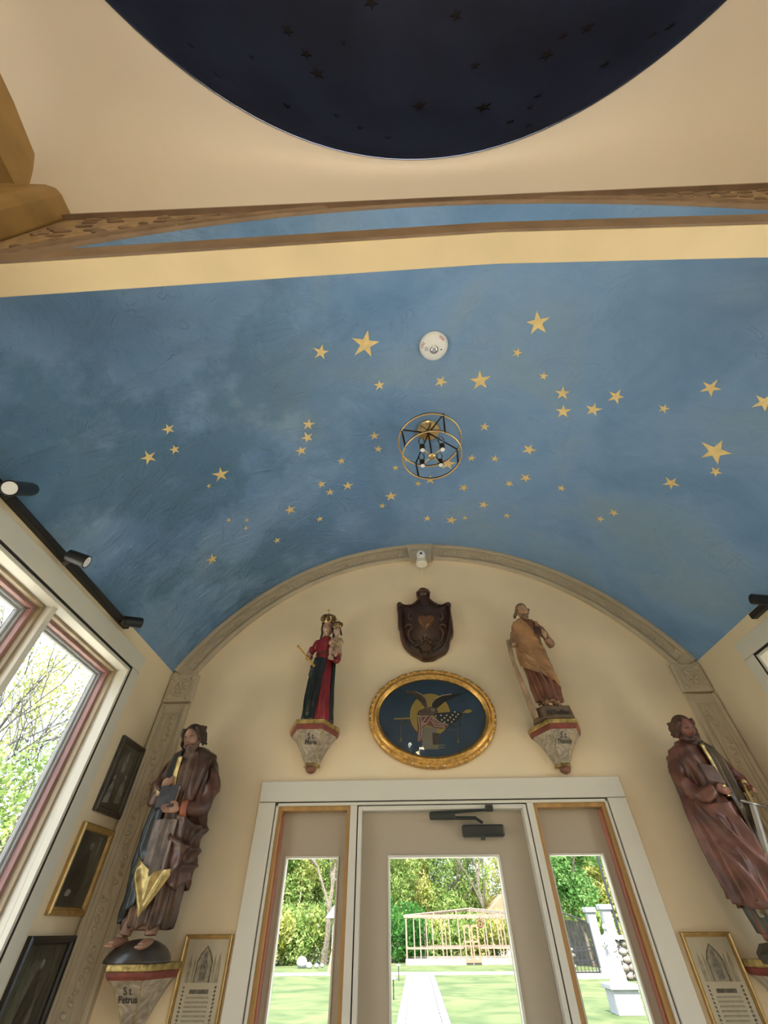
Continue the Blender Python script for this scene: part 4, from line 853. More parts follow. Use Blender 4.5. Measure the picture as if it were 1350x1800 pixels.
for s_ in (-1, 1):
    for k in range(16):
        a = k/15; curl_strand(mb, H, .145, (s_*(.26+.12*a), -.26+.55*a, .42-.1*a), (s_*(.40+.05*rn.random()), -.16+.5*a, -.32+rn.uniform(-.08, .1)), .085, rn, .022)
mb.build('hair', MHR, parent=P, smooth=True, local=True)
mb = MB()
for k in range(17):
    a = (k/16-.5)*2; curl_strand(mb, H, .145, (a*.30, -.36+abs(a)*.22, -.22-.0*abs(a)+abs(a)*.1), (a*.20, -.44+abs(a)*.15, -.52-.06*(1-abs(a))), .06, rn, .03, 8)
for s_ in (-1, 1): mb.tube([H(0, -.49, -.20), H(s_*.08, -.48, -.215), H(s_*.16, -.42, -.27)], [.02*.145, .026*.145, .012*.145], 6)
mb.build('beard', mat('greying_beard', (.12, .07, .045), .5, var=.4, vscale=40), parent=P, smooth=True, local=True)
st = [(-.2, zf+.74, -.15, zf+.5, .012, .008, 0), (.1, zf+.74, .05, zf+.5, .01, .008, 0), (.3, zf+.7, .3, zf+.45, .01, .008, 0)]
drape(prof, -PI, PI, zf+.835, zf+.045, .004, .009, 7, .4, 2, st, 110, 60, .010, .006, True, .008).build('tunic', MTN, parent=P, smooth=True, local=True)
st = [(-2.2, zf+.6, -.5, zf+.3, .014, .010, .02), (-2.0, zf+.45, -.6, zf+.2, .014, .010, .02), (-1.2, zf+.7, -1.3, zf+.2, .012, .012, 0), (-.8, zf+.5, -1.0, zf+.12, .012, .010, 0)]
drape(prof, -2.9, -.42, lambda a: zf+.828-.02*max(0, -a-1.2), lambda a: zf+.06+.10*max(0, a+1.1), .018, .006, 6, .2, 3, st, 60, 50, .010, .010).build('dark_mantle', MDG, parent=P, smooth=True, local=True)
st = [(2.2, zf+.42, .2, zf+.50, .014, .018, .03), (2.0, zf+.34, .1, zf+.40, .014, .016, .03), (1.9, zf+.62, 1.2, zf+.3, .012, .014, 0), (1.2, zf+.45, .5, zf+.2, .012, .014, 0), (.9, zf+.74, .55, zf+.5, .012, .012, 0), (1.5, zf+.5, 1.6, zf+.15, .012, .014, 0), (2.0, zf+.3, .6, zf+.28, .012, .012, .02)]
drape(prof, .22, 2.9, lambda a: zf+.828 if a > .5 else zf+.828-.25*(1-(a-.22)/.28), lambda a: zf+.20+.10*max(0, .6-a)+.02*math.sin(a*5), .020, .010, 5, 1.2, 4, st, 60, 56, .010, .012).build('brown_mantle', MWB, parent=P, smooth=True, local=True)
drape(prof, -.62, .36, zf+.46, lambda a: zf+.23+.05*a, .024, .006, 8, .5, 0, [(-.1, zf+.46, -.05, zf+.24, .010, .014, 0), (.12, zf+.44, .1, zf+.22, .008, .010, 0)], 40, 40, .010, .006).build('grey_fold', MGR, parent=P, smooth=True, local=True)
# gilded turned-over corner of the mantle
drape(prof, -.78, .66, lambda a: zf+.265+.055*max(0, -a)-.02*(1-abs(a)), lambda a: zf+.245-.17*max(0, 1-abs(a+.0)/.72)+.02*abs(a), .036, .004, 6, 0, 0, [(-.6, zf+.26, .0, zf+.1, .008, .008, 0), (.5, zf+.26, .05, zf+.1, .008, .008, 0)], 44, 20, .008, .004).build('gilded_corner', M_GOLDD, parent=P, smooth=True, local=True, label='gilded turned-over mantle corner')
drape(prof, -.48, -.26, zf+.77, zf+.52, .026, .003, 8, 0, 0, (), 12, 24, .008).build('gilded_border', M_GOLDD, parent=P, smooth=True, local=True)
mb = MB(); mb.sleeve([(-.105, .0, zf+.775), (-.150, -.03, zf+.66), (-.128, -.085, zf+.55), (-.085, -.118, zf+.605)], [.042, .046, .045, .032])
mb.build('sleeve', MWB, parent=P, smooth=True, local=True)
mb = MB(); mb.sleeve([(.100, .0, zf+.755), (.155, -.02, zf+.65), (.150, -.075, zf+.52), (.078, -.122, zf+.505)], [.042, .050, .052, .036])
mb.build('sleeve', MWB, parent=P, smooth=True, local=True)
MB().tube([(-.115, -.088, zf+.56), (-.09, -.112, zf+.60)], [.040, .036], 14).build('cuff', mat('pale_gilt_cuff', (.38, .28, .15), .4, metal=.3, var=.4, vscale=30), parent=P, smooth='auto', local=True)
MB().tube([(.092, -.118, zf+.506), (.060, -.124, zf+.505)], [.041, .036], 14).build('cuff', mat('red_cuff', (.25, .07, .03), .45, var=.3, vscale=20), parent=P, smooth='auto', local=True)
bk = MB().box(-.048, .048, -.012, .012, -.055, .055); bo = bk.build('book', mat('dark_blue_book', (.045, .045, .05), .4, var=.5, vscale=20), parent=P, local=True, bevel=.004); bo.location = (-.030, -.142, zf+.555); bo.rotation_euler = (R(-14), R(-4), R(6))
MB().box(-.044, .050, -.008, .008, -.051, .051).build('pages', mat('old_pages', (.4, .34, .24), .6), parent=bo, local=True)

# ---------------------------------------------------------------- Paul: long bearded figure with a sword
Q = thing('saint_statue', (1.775, 2.815, 1.40), 'large reddish wooden figure of a long bearded man with a book and silver sword', 'statue')
zf = .055
qf = keyed([(.0, .085, .07, -.02, .0), (.14, .105, .08, -.02, 0), (.30, .115, .085, -.01, -.005), (.48, .118, .085, .0, -.01), (.60, .11, .08, .01, 0), (.72, .120, .08, .02, 0), (.80, .112, .07, .025, 0), (.835, .06, .045, .035, 0), (.87, .036, .036, .04, 0)])
prof = lambda z: qf(z-zf)
MRD = mat('red_brown_carved_robe', (.125, .048, .03), .4, var=.5, vscale=9, coat=.1, bump=.15, bscale=50); MQD = mat('dark_olive_mantle', (.065, .045, .025), .4, var=.5, vscale=10, coat=.2); MQG = mat('grey_green_robe', (.10, .105, .085), .45, var=.35, vscale=12)
MQS = mat('ruddy_flesh', (.22, .085, .055), .5, var=.3, vscale=14)
MB().lathe((-.02, 0, -.005), [(.13, 0), (.13, .03), (.10, .058), (.001, .060)], 8).build('plinth', mat('dark_plinth', (.05, .042, .032), .5, var=.4, vscale=14), parent=Q, local=True)
mb = MB(); bodycore(mb, prof, zf+.10, zf+.82)
H = head(mb, (.05, -.045, zf+.90), .145, yaw=R(2), tilt=R(-2), nod=R(22)); mb.tube([(.035, 0, zf+.77), (.045, -.02, zf+.87)], [.034, .036], 12)
hand(mb, (-.02, -.130, zf+.575), (1, -.1, -.30), (-.1, -.5, .9), .092, -.5); hand(mb, (.165, -.100, zf+.575), (.25, -.85, -.3), (-.5, -.2, .8), .085, 1.0)
for x0, y0, zz_ in ((-.075, -.09, .0), (.03, -.10, .0)):
    mb.tube([(x0*.8, -.0, zf+.16), (x0, -.01, zf+.03)], [.036, .028], 12); mb.tube([(x0, .0, zf+.02), (x0, y0*.6, zf+.018), (x0, y0-.01, zf+.010)], [.026, .026, .018], 10, sq=.7)
    for k in range(5): mb.ell((x0-.016+.008*k, y0-.02+abs(k-1)*.002, zf+.008), (.0055, .012, .006), 6, 5)
mb.build('body', MQS, parent=Q, smooth=True, local=True, remesh=.0028)
eyes(Q, H, .145, M_EYE, MHR); rn = random.Random(8); mb = MB()
mb.ell(H(0, .07, .15), (.38*.145, .42*.145, .38*.145), 20, 12)
for s_ in (-1, 1):
    for k in range(14):
        a = k/13; curl_strand(mb, H, .145, (s_*(.28+.1*a), -.22+.5*a, .34-.1*a), (s_*(.40+.04*rn.random()), -.10+.42*a, -.26+rn.uniform(-.06, .06)), .085, rn, .02)
mb.build('hair', mat('reddish_brown_hair', (.085, .038, .022), .5, var=.4, vscale=40), parent=Q, smooth=True, local=True)
mb = MB()
for k in range(19):
    a = (k/18-.5)*2; curl_strand(mb, H, .145, (a*.30, -.34+abs(a)*.2, -.22+abs(a)*.12), (a*.24+.12, -.52+abs(a)*.15, -1.02+.30*abs(a)), .062, rn, .05, 14)
for s_ in (-1, 1): mb.tube([H(0, -.49, -.20), H(s_*.08, -.48, -.215), H(s_*.18, -.42, -.30)], [.02*.145, .028*.145, .012*.145], 6)
mb.build('beard', mat('dark_curled_beard', (.075, .04, .028), .5, var=.5, vscale=40), parent=Q, smooth=True, local=True)
drape(prof, -PI, PI, zf+.845, zf+.13, .004, .008, 7, .4, 2, [(-.5, zf+.75, .0, zf+.62, .012, .01, 0), (-.2, zf+.45, .2, zf+.2, .014, .012, 0)], 100, 56, .010, .008, True, .01).build('tunic', MRD, parent=Q, smooth=True, local=True)
drape(lambda z: (qf(z-zf)*np.array([.82, .85, 1, 1])), -PI, PI, zf+.30, zf+.03, .004, .007, 6, .2, 0, (), 80, 24, .010, .0, True, .006).build('underskirt', MQG, parent=Q, smooth=True, local=True)
st = [(-1.4, zf+.5, -.4, zf+.30, .014, .014, .02), (-1.0, zf+.55, .3, zf+.24, .012, .016, .0), (-.9, zf+.35, -.3, zf+.16, .012, .014, 0), (.2, zf+.44, .5, zf+.2, .012, .014, 0), (-2.0, zf+.7, -1.6, zf+.2, .014, .012, 0), (-.5, zf+.46, .8, zf+.34, .010, .012, .02)]
drape(prof, -2.9, .7, lambda a: zf+.52+.05*min(1, max(0, -a-.7))*4 if a > -1.6 else zf+.76, lambda a: zf+.11+.03*max(0, -a-.6)+.03*max(0, a), .020, .008, 5, .9, 3, st, 66, 50, .010, .008).build('red_mantle', mat('rose_brown_mantle', (.155, .062, .042), .4, var=.55, vscale=9, bump=.15, bscale=50), parent=Q, smooth=True, local=True)
st = [(.4, zf+.78, .5, zf+.5, .010, .014, 0), (.7, zf+.78, .9, zf+.45, .010, .016, 0), (1.1, zf+.74, 1.1, zf+.3, .012, .014, 0), (1.5, zf+.7, 1.6, zf+.2, .012, .014, 0), (.5, zf+.5, .8, zf+.3, .010, .016, .02)]
drape(prof, .32, 2.9, zf+.838, lambda a: zf+.30-.14*min(1, max(0, a-.5)), .026, .010, 6, .2, 2, st, 60, 50, .010, .012).build('dark_mantle', MQD, parent=Q, smooth=True, local=True)
drape(prof, .22, .36, zf+.80, zf+.54, .034, .002, 8, 0, 0, (), 8, 24, .010).build('gilded_border', M_GOLDD, parent=Q, smooth=True, local=True)
drape(prof, -.9, -.1, zf+.15, zf+.085, .004, .010, 9, .4, 0, (), 40, 8, .010).build('pale_hem', mat('ivory_gilt_hem', (.42, .34, .2), .4, var=.4, vscale=30), parent=Q, smooth=True, local=True)
MB().sleeve([(-.085, .0, zf+.76), (-.115, -.03, zf+.66), (-.095, -.085, zf+.565), (-.025, -.125, zf+.578)], [.044, .048, .048, .034]).build('sleeve', MRD, parent=Q, smooth=True, local=True)
MB().sleeve([(.125, .0, zf+.76), (.175, -.02, zf+.68), (.185, -.055, zf+.60), (.165, -.095, zf+.578)], [.042, .046, .044, .032]).build('sleeve', mat('wine_sleeve', (.13, .035, .025), .45, var=.3, vscale=12), parent=Q, smooth=True, local=True)
bo = MB().box(-.045, .045, -.011, .011, -.05, .05).build('book', mat('brown_book', (.11, .06, .045), .4, var=.3, vscale=20), parent=Q, local=True, bevel=.004); bo.location = (.0, -.130, zf+.645); bo.rotation_euler = (R(-20), R(14), R(6))
MB().box(-.041, .047, -.008, .008, -.046, .046).build('pages', mat('old_pages', (.4, .34, .24), .6), parent=bo, local=True)
Q.rotation_euler.y = R(-4.3); L0 = Vector((1.775, 2.815, 1.40)); QI = Matrix.Rotation(R(4.3), 3, 'Y')
sa = QI @ (Vector(onY(1308, 1376, 2.70))-L0); sb = QI @ (Vector(onY(1352, 1515, 2.70))-L0); sd_ = (sb-sa).normalized(); cg = QI @ (Vector(onY(1322, 1412, 2.70))-L0); sb = sa+sd_*.50
sw = MB().tube([sa, sa+sd_*.035], [.010, .009], 10).tube([sa+sd_*.035, cg], [.0085, .0085], 10).ell(sa-sd_*.004, .014, 12, 8).build('sword_hilt', M_GOLDD, parent=Q, smooth='auto', local=True)
cr_ = sd_.cross(Vector((0, 1, 0))).normalized(); MB().tube([cg-cr_*.058, cg, cg+cr_*.058], [.009, .007, .009], 8).build('crossguard', mat('steel', (.4, .38, .34), .3, metal=.8), parent=Q, smooth=True, local=True)
vs = []; 
for t_, w2 in ((0, .017), (.85, .015), (1, .001)):
    p = cg+(sb-cg)*t_; vs += [p-cr_*w2, p-Vector((0, .004, 0)), p+cr_*w2, p+Vector((0, .004, 0))]
MB().add(vs, [(i*4+j, i*4+(j+1) % 4, i*4+4+(j+1) % 4, i*4+4+j) for i in range(2) for j in range(4)]+[(3, 2, 1, 0), (8, 9, 10, 11)]).build('sword_blade', mat('steel', (.4, .38, .34), .3, metal=.8), parent=Q, local=True)

# ---------------------------------------------------------------- Madonna with child
def crown(par, H, h, s_, name='crown', z0=.34):
    """crown with a studded band, arches of leaves and a small cross"""
    B = lambda x, y, z: H(x*s_, y*s_+.04, z0+z*s_)
    vs = []; n = 24
    for (r, z) in ((.33, 0), (.37, .14), (.35, .14), (.31, 0)): vs += [B(r*math.cos(2*PI*i/n), r*math.sin(2*PI*i/n), z) for i in range(n)]
    o = MB().add(vs, [(k*n+i, k*n+(i+1) % n, ((k+1) % 4)*n+(i+1) % n, ((k+1) % 4)*n+i) for k in range(4) for i in range(n)]).build(name, M_GOLDD, parent=par, smooth='auto', local=True)
    mb = MB()
    for k in range(8):
        a = 2*PI*k/8; c_, sn = math.cos(a), math.sin(a)
        mb.tube([B(.36*c_, .36*sn, .12), B(.45*c_, .45*sn, .28), B(.40*c_, .40*sn, .46), B(.2*c_, .2*sn, .56), B(0, 0, .54)], [.055*h*s_, .085*h*s_, .07*h*s_, .04*h*s_, .03*h*s_], 8)
    mb.build('crown_leaf', mat('dark_red_gilt', (.20, .11, .035), .35, metal=.5, var=.4, vscale=40), parent=o, smooth=True, local=True)
    mb = MB()
    for k in range(12): mb.ell(B(.37*math.cos(2*PI*k/12), .37*math.sin(2*PI*k/12), .07), .035*h*s_, 6, 5)
    mb.build('crown_jewel', mat('pale_gilding', (.75, .62, .45), .3, metal=.5), parent=o, smooth=True, local=True)
    mb = MB().tube([B(0, 0, .52), B(0, 0, .64), B(0, 0, .72)], [.03*h*s_, .05*h*s_, .02*h*s_], 8).tube([B(0, 0, .70), B(0, 0, .98)], .022*h*s_, 6).tube([B(-.11, 0, .86), B(.11, 0, .86)], .022*h*s_, 6)
    mb.build('cross', M_GOLDD, parent=o, smooth=True, local=True)
    return o
Mm = thing('madonna_statue', (-.53, 2.845, 2.452), 'crowned wooden madonna in red and dark green, holding a crowned child', 'statue')
mf = keyed([(.0, .088, .066, -.005, .0), (.08, .084, .062, -.005, 0), (.25, .074, .058, -.002, 0), (.38, .070, .055, .002, 0), (.46, .054, .045, .0, 0), (.53, .064, .046, .0, 0), (.575, .066, .042, .0, 0), (.602, .034, .030, .003, 0), (.62, .020, .020, .005, 0)])
MRED = mat('crimson_lacquer', (.23, .012, .018), .32, var=.35, vscale=12, coat=.4); MBG = mat('black_green_lacquer', (.008, .014, .013), .32, var=.5, vscale=10, coat=.4); MPK = mat('pale_flesh_paint', (.46, .30, .22), .45, var=.15, vscale=20)
mb = MB(); bodycore(mb, mf, .05, .60); H = head(mb, (.008, -.022, .672), .118, yaw=R(2), nod=R(18)); mb.tube([(.004, 0, .58), (.007, -.01, .65)], [.022, .021], 12)
hand(mb, (-.098, -.055, .425), (.2, -.75, .1), (.2, .1, 1), .06, .9); hand(mb, (.085, -.085, .395), (-.8, -.5, .1), (.1, -.6, 1), .06, -.6)
mb.build('body', MPK, parent=Mm, smooth=True, local=True, remesh=.0022)
eyes(Mm, H, .118, M_EYE, MHR)
mb = MB(); mb.ell(H(0, .07, .10), (.40*.118, .42*.118, .44*.118), 20, 12)
rn = random.Random(2)
for s_ in (-1, 1):
    for k in range(6): curl_strand(mb, H, .118, (s_*.30, -.20+.12*k, .35), (s_*(.40+.02*k), -.10+.1*k, -.72), .09, rn, .02)
mb.build('hair', mat('black_brown_hair', (.02, .012, .010), .4), parent=Mm, smooth=True, local=True)
crown(Mm, H, .118, 1.02)
st = [(.1, .40, .15, .02, .010, .008, 0), (.5, .4, .55, .02, .010, .008, 0), (.3, .3, .35, .0, .008, .006, 0)]
drape(mf, -PI, PI, .612, .0, .003, .003, 8, .4, 1, st, 100, 56, .008, .004, True).build('red_dress', MRED, parent=Mm, smooth=True, local=True)
drape(mf, -PI, PI, .475, .462, .009, 0, 8, 0, 0, (), 40, 3, .008, 0, True).build('belt', mat('dark_red_belt', (.12, .03, .02), .4), parent=Mm, smooth=True, local=True)
st = [(-1.7, .37, -.5, .39, .012, .007, .01), (-1.7, .33, -.6, .34, .012, .008, .02), (-1.1, .28, -.9, .02, .010, .008, 0), (-.6, .30, -.6, .04, .010, .008, 0), (-.2, .40, -.3, .1, .008, .006, 0)]
drape(mf, -2.7, lambda: 0, .0, .0) if False else None
def mant(u, lo, z):  # the front edge of the mantle runs diagonally from the right hip to the left foot
    return lo
vsb = drape(mf, -2.9, .36, lambda a: .42-.02*a if a > -1.5 else .40, lambda a: .0 if a < -.10 else .0+.40*((a+.10)/.46)**.9, .0155, .003, 6, .2, 1, st, 66, 50, .008, .006).build('dark_mantle', MBG, parent=Mm, smooth=True, local=True)
drape(mf, 1.05, 2.9, .56, .0, .014, .004, 6, .8, 1, [(1.2, .5, 1.25, .05, .010, .008, 0)], 36, 50, .008, .006).build('dark_mantle', MBG, parent=Mm, smooth=True, local=True)
MB().sleeve([(-.055, .0, .575), (-.098, -.01, .50), (-.102, -.045, .435)], [.028, .030, .026]).build('sleeve', MRED, parent=Mm, smooth=True, local=True)
MB().sleeve([(.055, .0, .575), (.098, -.02, .48), (.105, -.065, .40), (.09, -.085, .395)], [.028, .030, .028, .022]).build('sleeve', MRED, parent=Mm, smooth=True, local=True)
MB().ring((-.100, -.05, .430), .024, .005, 20, 6, (0, .6, .8)).build('cuff', M_GOLDD, parent=Mm, smooth=True, local=True)
cbx = 0; L0 = Vector((-.53, 2.845, 2.452)); s0 = Vector(onY(524, 1136, 2.76))-L0; s1 = Vector(onY(552, 1170, 2.78))-L0
MB().tube([s0, s0*.95+s1*.05, s0*.6+s1*.4, s1], [.006, .008, .0045, .006], 8).ell(s0, .009, 8, 6).ell(s1, .011, 8, 6).build('sceptre', M_GOLDF, parent=Mm, smooth=True, local=True)
# the child on her arm
ch = MB(); Hc = head(ch, (.078, -.075, .628), .078, yaw=R(-8), nod=R(6))
ch.tube([(.078, -.066, .555), (.078, -.072, .60)], [.018, .013], 10)
ch.ell((.078, -.066, .535), (.032, .026, .045), 16, 10).ell((.075, -.068, .485), (.036, .032, .035), 16, 10)
for s_ in (-1, 1):
    ch.tube([(.075+s_*.016, -.08, .49), (.072+s_*.022, -.118, .465), (.070+s_*.020, -.122, .42), (.070+s_*.020, -.135, .408)], [.018, .015, .010, .008], 10)
    ch.tube([(.078+s_*.026, -.066, .565), (.078+s_*.040, -.085, .53), (.078+s_*.018, -.112, .535)], [.013, .011, .008], 10)
cb = ch.build('child', MPK, parent=Mm, smooth=True, local=True, remesh=.002)
cb.location = (.013, -.004, -.012); eyes(cb, Hc, .078, M_EYE, MHR)
mb = MB().ell(Hc(0, .07, .12), (.37*.078, .42*.078, .42*.078), 16, 10)
for s_ in (-1, 1):
    for k in range(5): mb.ell(Hc(s_*.36, -.1+.1*k, -.05-.05*k), .09*.078, 8, 6)
mb.build('hair', MHR, parent=cb, smooth=True, local=True)
crown(cb, Hc, .078, 1.05)
cp_ = keyed([(.44, .040, .038, .075, -.072), (.50, .038, .034, .075, -.068), (.56, .034, .028, .078, -.066), (.582, .016, .016, .078, -.068)])
drape(cp_, -PI, PI, .580, .462, .002, .003, 7, 0, 2, [(-.8, .56, .6, .52, .006, .004, .01), (-.6, .52, .8, .49, .006, .004, .01)], 60, 24, .006, .003, True).build('cream_robe', mat('cream_robe', (.44, .31, .19), .45, var=.2, vscale=20), parent=cb, smooth=True, local=True)
for s_ in (-1, 1): MB().sleeve([(.078+s_*.026, -.064, .572), (.078+s_*.041, -.084, .533), (.078+s_*.026, -.104, .534)], [.016, .017, .015]).build('sleeve', mat('cream_robe', (.44, .31, .19)), parent=cb, smooth=True, local=True)

# ---------------------------------------------------------------- Thaddeus: tan mantle, club
T = thing('saint_statue', (.99, 2.845, 2.430), 'small tan wooden figure of a bearded man with a long club, beside the oval painting', 'statue')
zf = .082
tf = keyed([(.0, .072, .055, .025, .0), (.10, .078, .060, .020, 0), (.25, .080, .062, .005, 0), (.38, .078, .060, -.012, 0), (.46, .074, .055, -.015, 0), (.56, .078, .050, -.008, 0), (.615, .082, .046, .0, 0), (.655, .042, .034, .0, 0), (.68, .026, .026, .0, 0)])
prof = lambda z: tf(z-zf)
MTAN = mat('tan_carved_mantle', (.36, .185, .075), .45, var=.3, vscale=9, coat=.1); MTB = mat('reddish_tunic', (.23, .095, .055), .45, var=.3, vscale=10); MTS = mat('tan_flesh', (.42, .25, .15), .45, var=.2, vscale=16); MTH = mat('sandy_hair', (.20, .12, .065), .5, var=.4, vscale=50)
base = MB().prism([(-.12, .08), (-.13, -.02), (-.09, -.085), (.10, -.085), (.13, -.02), (.12, .08)], lambda x, y: (x+.02, y, 0), lambda x, y: (x*.9+.02, y*.9, .078)).build('plinth', mat('brown_lettered_plinth', (.13, .085, .05), .5, var=.3, vscale=20), parent=T, local=True, bevel=.005)
text('lettering', 'St.I.Thaddeus', .040, M_INK, lambda u, v, q: (u*.78+.025, -.0855-q+v*.11, .022+v), base, spacing=.9)
mb = MB(); bodycore(mb, prof, zf+.04, zf+.63); H = head(mb, (-.003, -.025, zf+.722), .122, yaw=R(3), tilt=R(-3), nod=R(20)); mb.tube([(0, 0, zf+.62), (0, -.01, zf+.70)], [.026, .024], 12)
hand(mb, (.098, -.088, zf+.462), (-.50, -.25, .85), (.3, -.6, .5), .068, .6); hand(mb, (-.140, -.060, zf+.430), (-.25, -.7, -.6), (.9, -.2, .2), .068, .9)
for x0, y0 in ((.0, -.07), (.065, -.05)):
    mb.tube([(x0, -.0, zf+.10), (x0, -.01, zf+.02)], [.024, .020], 12); mb.tube([(x0, .0, zf+.012), (x0, y0*.7, zf+.010), (x0-.004, y0-.01, zf+.004)], [.018, .018, .012], 10, sq=.7)
mb.build('body', MTS, parent=T, smooth=True, local=True, remesh=.0024)
eyes(T, H, .122, M_EYE, MTH); rn = random.Random(4); mb = MB().ell(H(0, .07, .16), (.37*.122, .42*.122, .37*.122), 20, 12)
for s_ in (-1, 1):
    for k in range(9): mb.ell(H(s_*.38, -.14+.07*k, .08-.045*k+rn.uniform(-.05, .05)), .10*.122, 8, 6)
mb.build('hair', MTH, parent=T, smooth=True, local=True); mb = MB()
for k in range(13):
    a = (k/12-.5)*2; curl_strand(mb, H, .122, (a*.28, -.36+abs(a)*.2, -.22+abs(a)*.1), (a*.16, -.46+abs(a)*.12, -.60+.08*abs(a)), .06, rn, .025, 8)
mb.build('beard', MTH, parent=T, smooth=True, local=True)
drape(prof, -PI, PI, zf+.668, zf+.045, .003, .011, 7, .4, 3, [(-.3, zf+.25, .2, zf+.06, .010, .010, 0), (.2, zf+.22, .6, zf+.05, .008, .010, 0)], 100, 50, .008, .006, True, .006).build('tunic', MTB, parent=T, smooth=True, local=True)
st = [(-1.3, zf+.60, .7, zf+.46, .007, .010, .02), (-1.2, zf+.55, .9, zf+.41, .007, .012, .03), (-1.3, zf+.48, 1.0, zf+.37, .007, .013, .035), (-1.2, zf+.43, 1.2, zf+.33, .007, .010, .04), (-1.1, zf+.38, 1.0, zf+.27, .008, .012, .035), (-.7, zf+.36, 1.0, zf+.20, .008, .012, .02), (-.9, zf+.30, .4, zf+.22, .007, .009, .02), (.5, zf+.3, 1.2, zf+.16, .007, .010, .01)]
drape(prof, -2.9, 1.5, lambda a: zf+.655-.14*min(1.2, max(0, a+.45)), lambda a: zf+.255-.060*(a+1)+(.0 if a < 1 else .02), .0205, .003, 4, .2, 2, st, 76, 60, .009, .004).build('tan_mantle', MTAN, parent=T, smooth=True, local=True)
drape(prof, .85, 3.0, zf+.65, zf+.33, .017, .006, 6, .8, 2, (), 40, 30, .008, .004).build('tan_mantle', MTAN, parent=T, smooth=True, local=True)
MB().sleeve([(-.062, .0, zf+.63), (-.105, -.01, zf+.53), (-.140, -.045, zf+.435)], [.032, .034, .028]).build('sleeve', mat('brown_tan_sleeve', (.28, .15, .075), .45, var=.3, vscale=10), parent=T, smooth=True, local=True)
MB().sleeve([(.068, .0, zf+.63), (.115, -.01, zf+.54), (.130, -.045, zf+.435), (.102, -.085, zf+.458)], [.032, .034, .032, .024]).build('sleeve', mat('brown_tan_sleeve', (.28, .15, .075)), parent=T, smooth=True, local=True)
bo = MB().box(-.024, .024, -.008, .008, -.036, .036).build('book', mat('dark_brown_book', (.10, .05, .03), .4), parent=T, local=True, bevel=.003); bo.location = (.055, -.080, zf+.525); bo.rotation_euler = (R(-12), R(10), 0)
MB().box(-.021, .0255, -.005, .005, -.033, .033).build('pages', mat('old_pages', (.4, .34, .24), .6), parent=bo, local=True)
L0 = Vector((.99, 2.845, 2.430)); c0 = Vector(onY(893, 1126, 2.78))-L0; c1 = Vector(onY(903, 1165, 2.78))-L0; c2 = Vector(onY(942, 1262, 2.79))-L0
MB().tube([c0, c0*.5+c1*.5, c1, c1*.5+c2*.5, c2*.9+c1*.1, c2], [.015, .016, .013, .017, .023, .020], 12).build('club', mat('pale_wood_club', (.36, .23, .13), .5, var=.3, vscale=20), parent=T, smooth=True, local=True)

# chandelier of the crossing, behind the camera; it shows as a reflection in the oval painting
CHX, CHY, CHZ = .12, -2.2, 3.72
nc = thing('chandelier', (CHX, CHY, 4.9), 'small brass chandelier with lit candle bulbs, mirrored low in the glass of the oval painting', 'chandelier')
MB().tube([(CHX, CHY, 6.9), (CHX, CHY, CHZ-.1)], .012, 8).ell((CHX, CHY, CHZ-.12), (.05, .05, .08), 12, 8).build('stem', M_BRASS, parent=nc, smooth=True)
for k in range(6):
    a = k*PI/3+.3; x, y = CHX+.26*math.cos(a), CHY+.26*math.sin(a)
    MB().tube([(CHX, CHY, CHZ-.12), (CHX+.13*math.cos(a), CHY+.13*math.sin(a), CHZ-.2), (x, y, CHZ-.12), (x, y, CHZ-.08)], .009, 8).build('arm', M_BRASS, parent=nc, smooth=True)
    cn = MB().tube([(x, y, CHZ-.09), (x, y, CHZ)], .013, 10).build('candle', M_WHITEP, parent=nc, smooth='auto')
    MB().lathe((x, y, CHZ), [(.004, 0), (.016, .015), (.019, .035), (.010, .06), (.001, .08)], 12).build('bulb', mat('lit_bulb', (1, .8, .5), .5, emit=(1, .62, .25), estr=60), parent=nc, smooth=True)
    pl = bpy.data.lights.new('candle_light', 'POINT'); pl.energy = 2.3; pl.color = (1, .82, .60); pl.shadow_soft_size = .03
    lo = bpy.data.objects.new('candle_light', pl); S.collection.objects.link(lo); lo.location = (x+.045*math.cos(a), y+.045*math.sin(a), CHZ+.03)

# ================================================================== OUTSIDE
GZ = -.1
def G(px, py): return onZ(px, py, GZ)
rn = random.Random(21)
M_GRASS = mat('lawn_grass', (.040, .072, .012), .9, col2=(.110, .130, .040), vscale=.55, dist=1.5, lo=.35, hi=.62, bump=.3, bscale=30)
M_LEAFL = leaf_material('yellow_green_leaf', (.24, .28, .05), (.62, .60, .24)); M_LEAFM = leaf_material('mid_green_leaf', (.14, .24, .055), (.42, .50, .18)); M_LEAFD = leaf_material('dark_green_leaf', (.03, .11, .025), (.10, .26, .06))
M_BARK = mat('grey_bark', (.13, .105, .08), .85, var=.4, vscale=8); M_BIRCH = mat('pale_bark', (.5, .47, .4), .8, var=.2, vscale=10)
M_PAVE = mat('pale_paver', (.185, .165, .145), .8, var=.12, vscale=3); M_PAVE2 = mat('grey_kerb_stone', (.125, .13, .145), .8, var=.1, vscale=3); M_WHST = mat('white_stone', (.31, .31, .33), .7, var=.06, vscale=4); M_PINE = mat('raw_timber', (.25, .175, .13), .7, var=.15, vscale=5); M_STONE = mat('field_stone', (.19, .16, .14), .85, var=.2, vscale=4)
lawn = MB().grid(lambda u, v: (-60+120*u, 3.3+90*v, GZ), 20, 20).build('lawn', M_GRASS, fixn=False, kind='structure')
near_g = MB().box(-60, 60, -30, 3.3, GZ-.05, GZ-.01).build('ground', M_GRASS, kind='structure')
M_BOUNCE = mat('bounce_gravel', (.80, .74, .65), .9, var=.1, vscale=6)
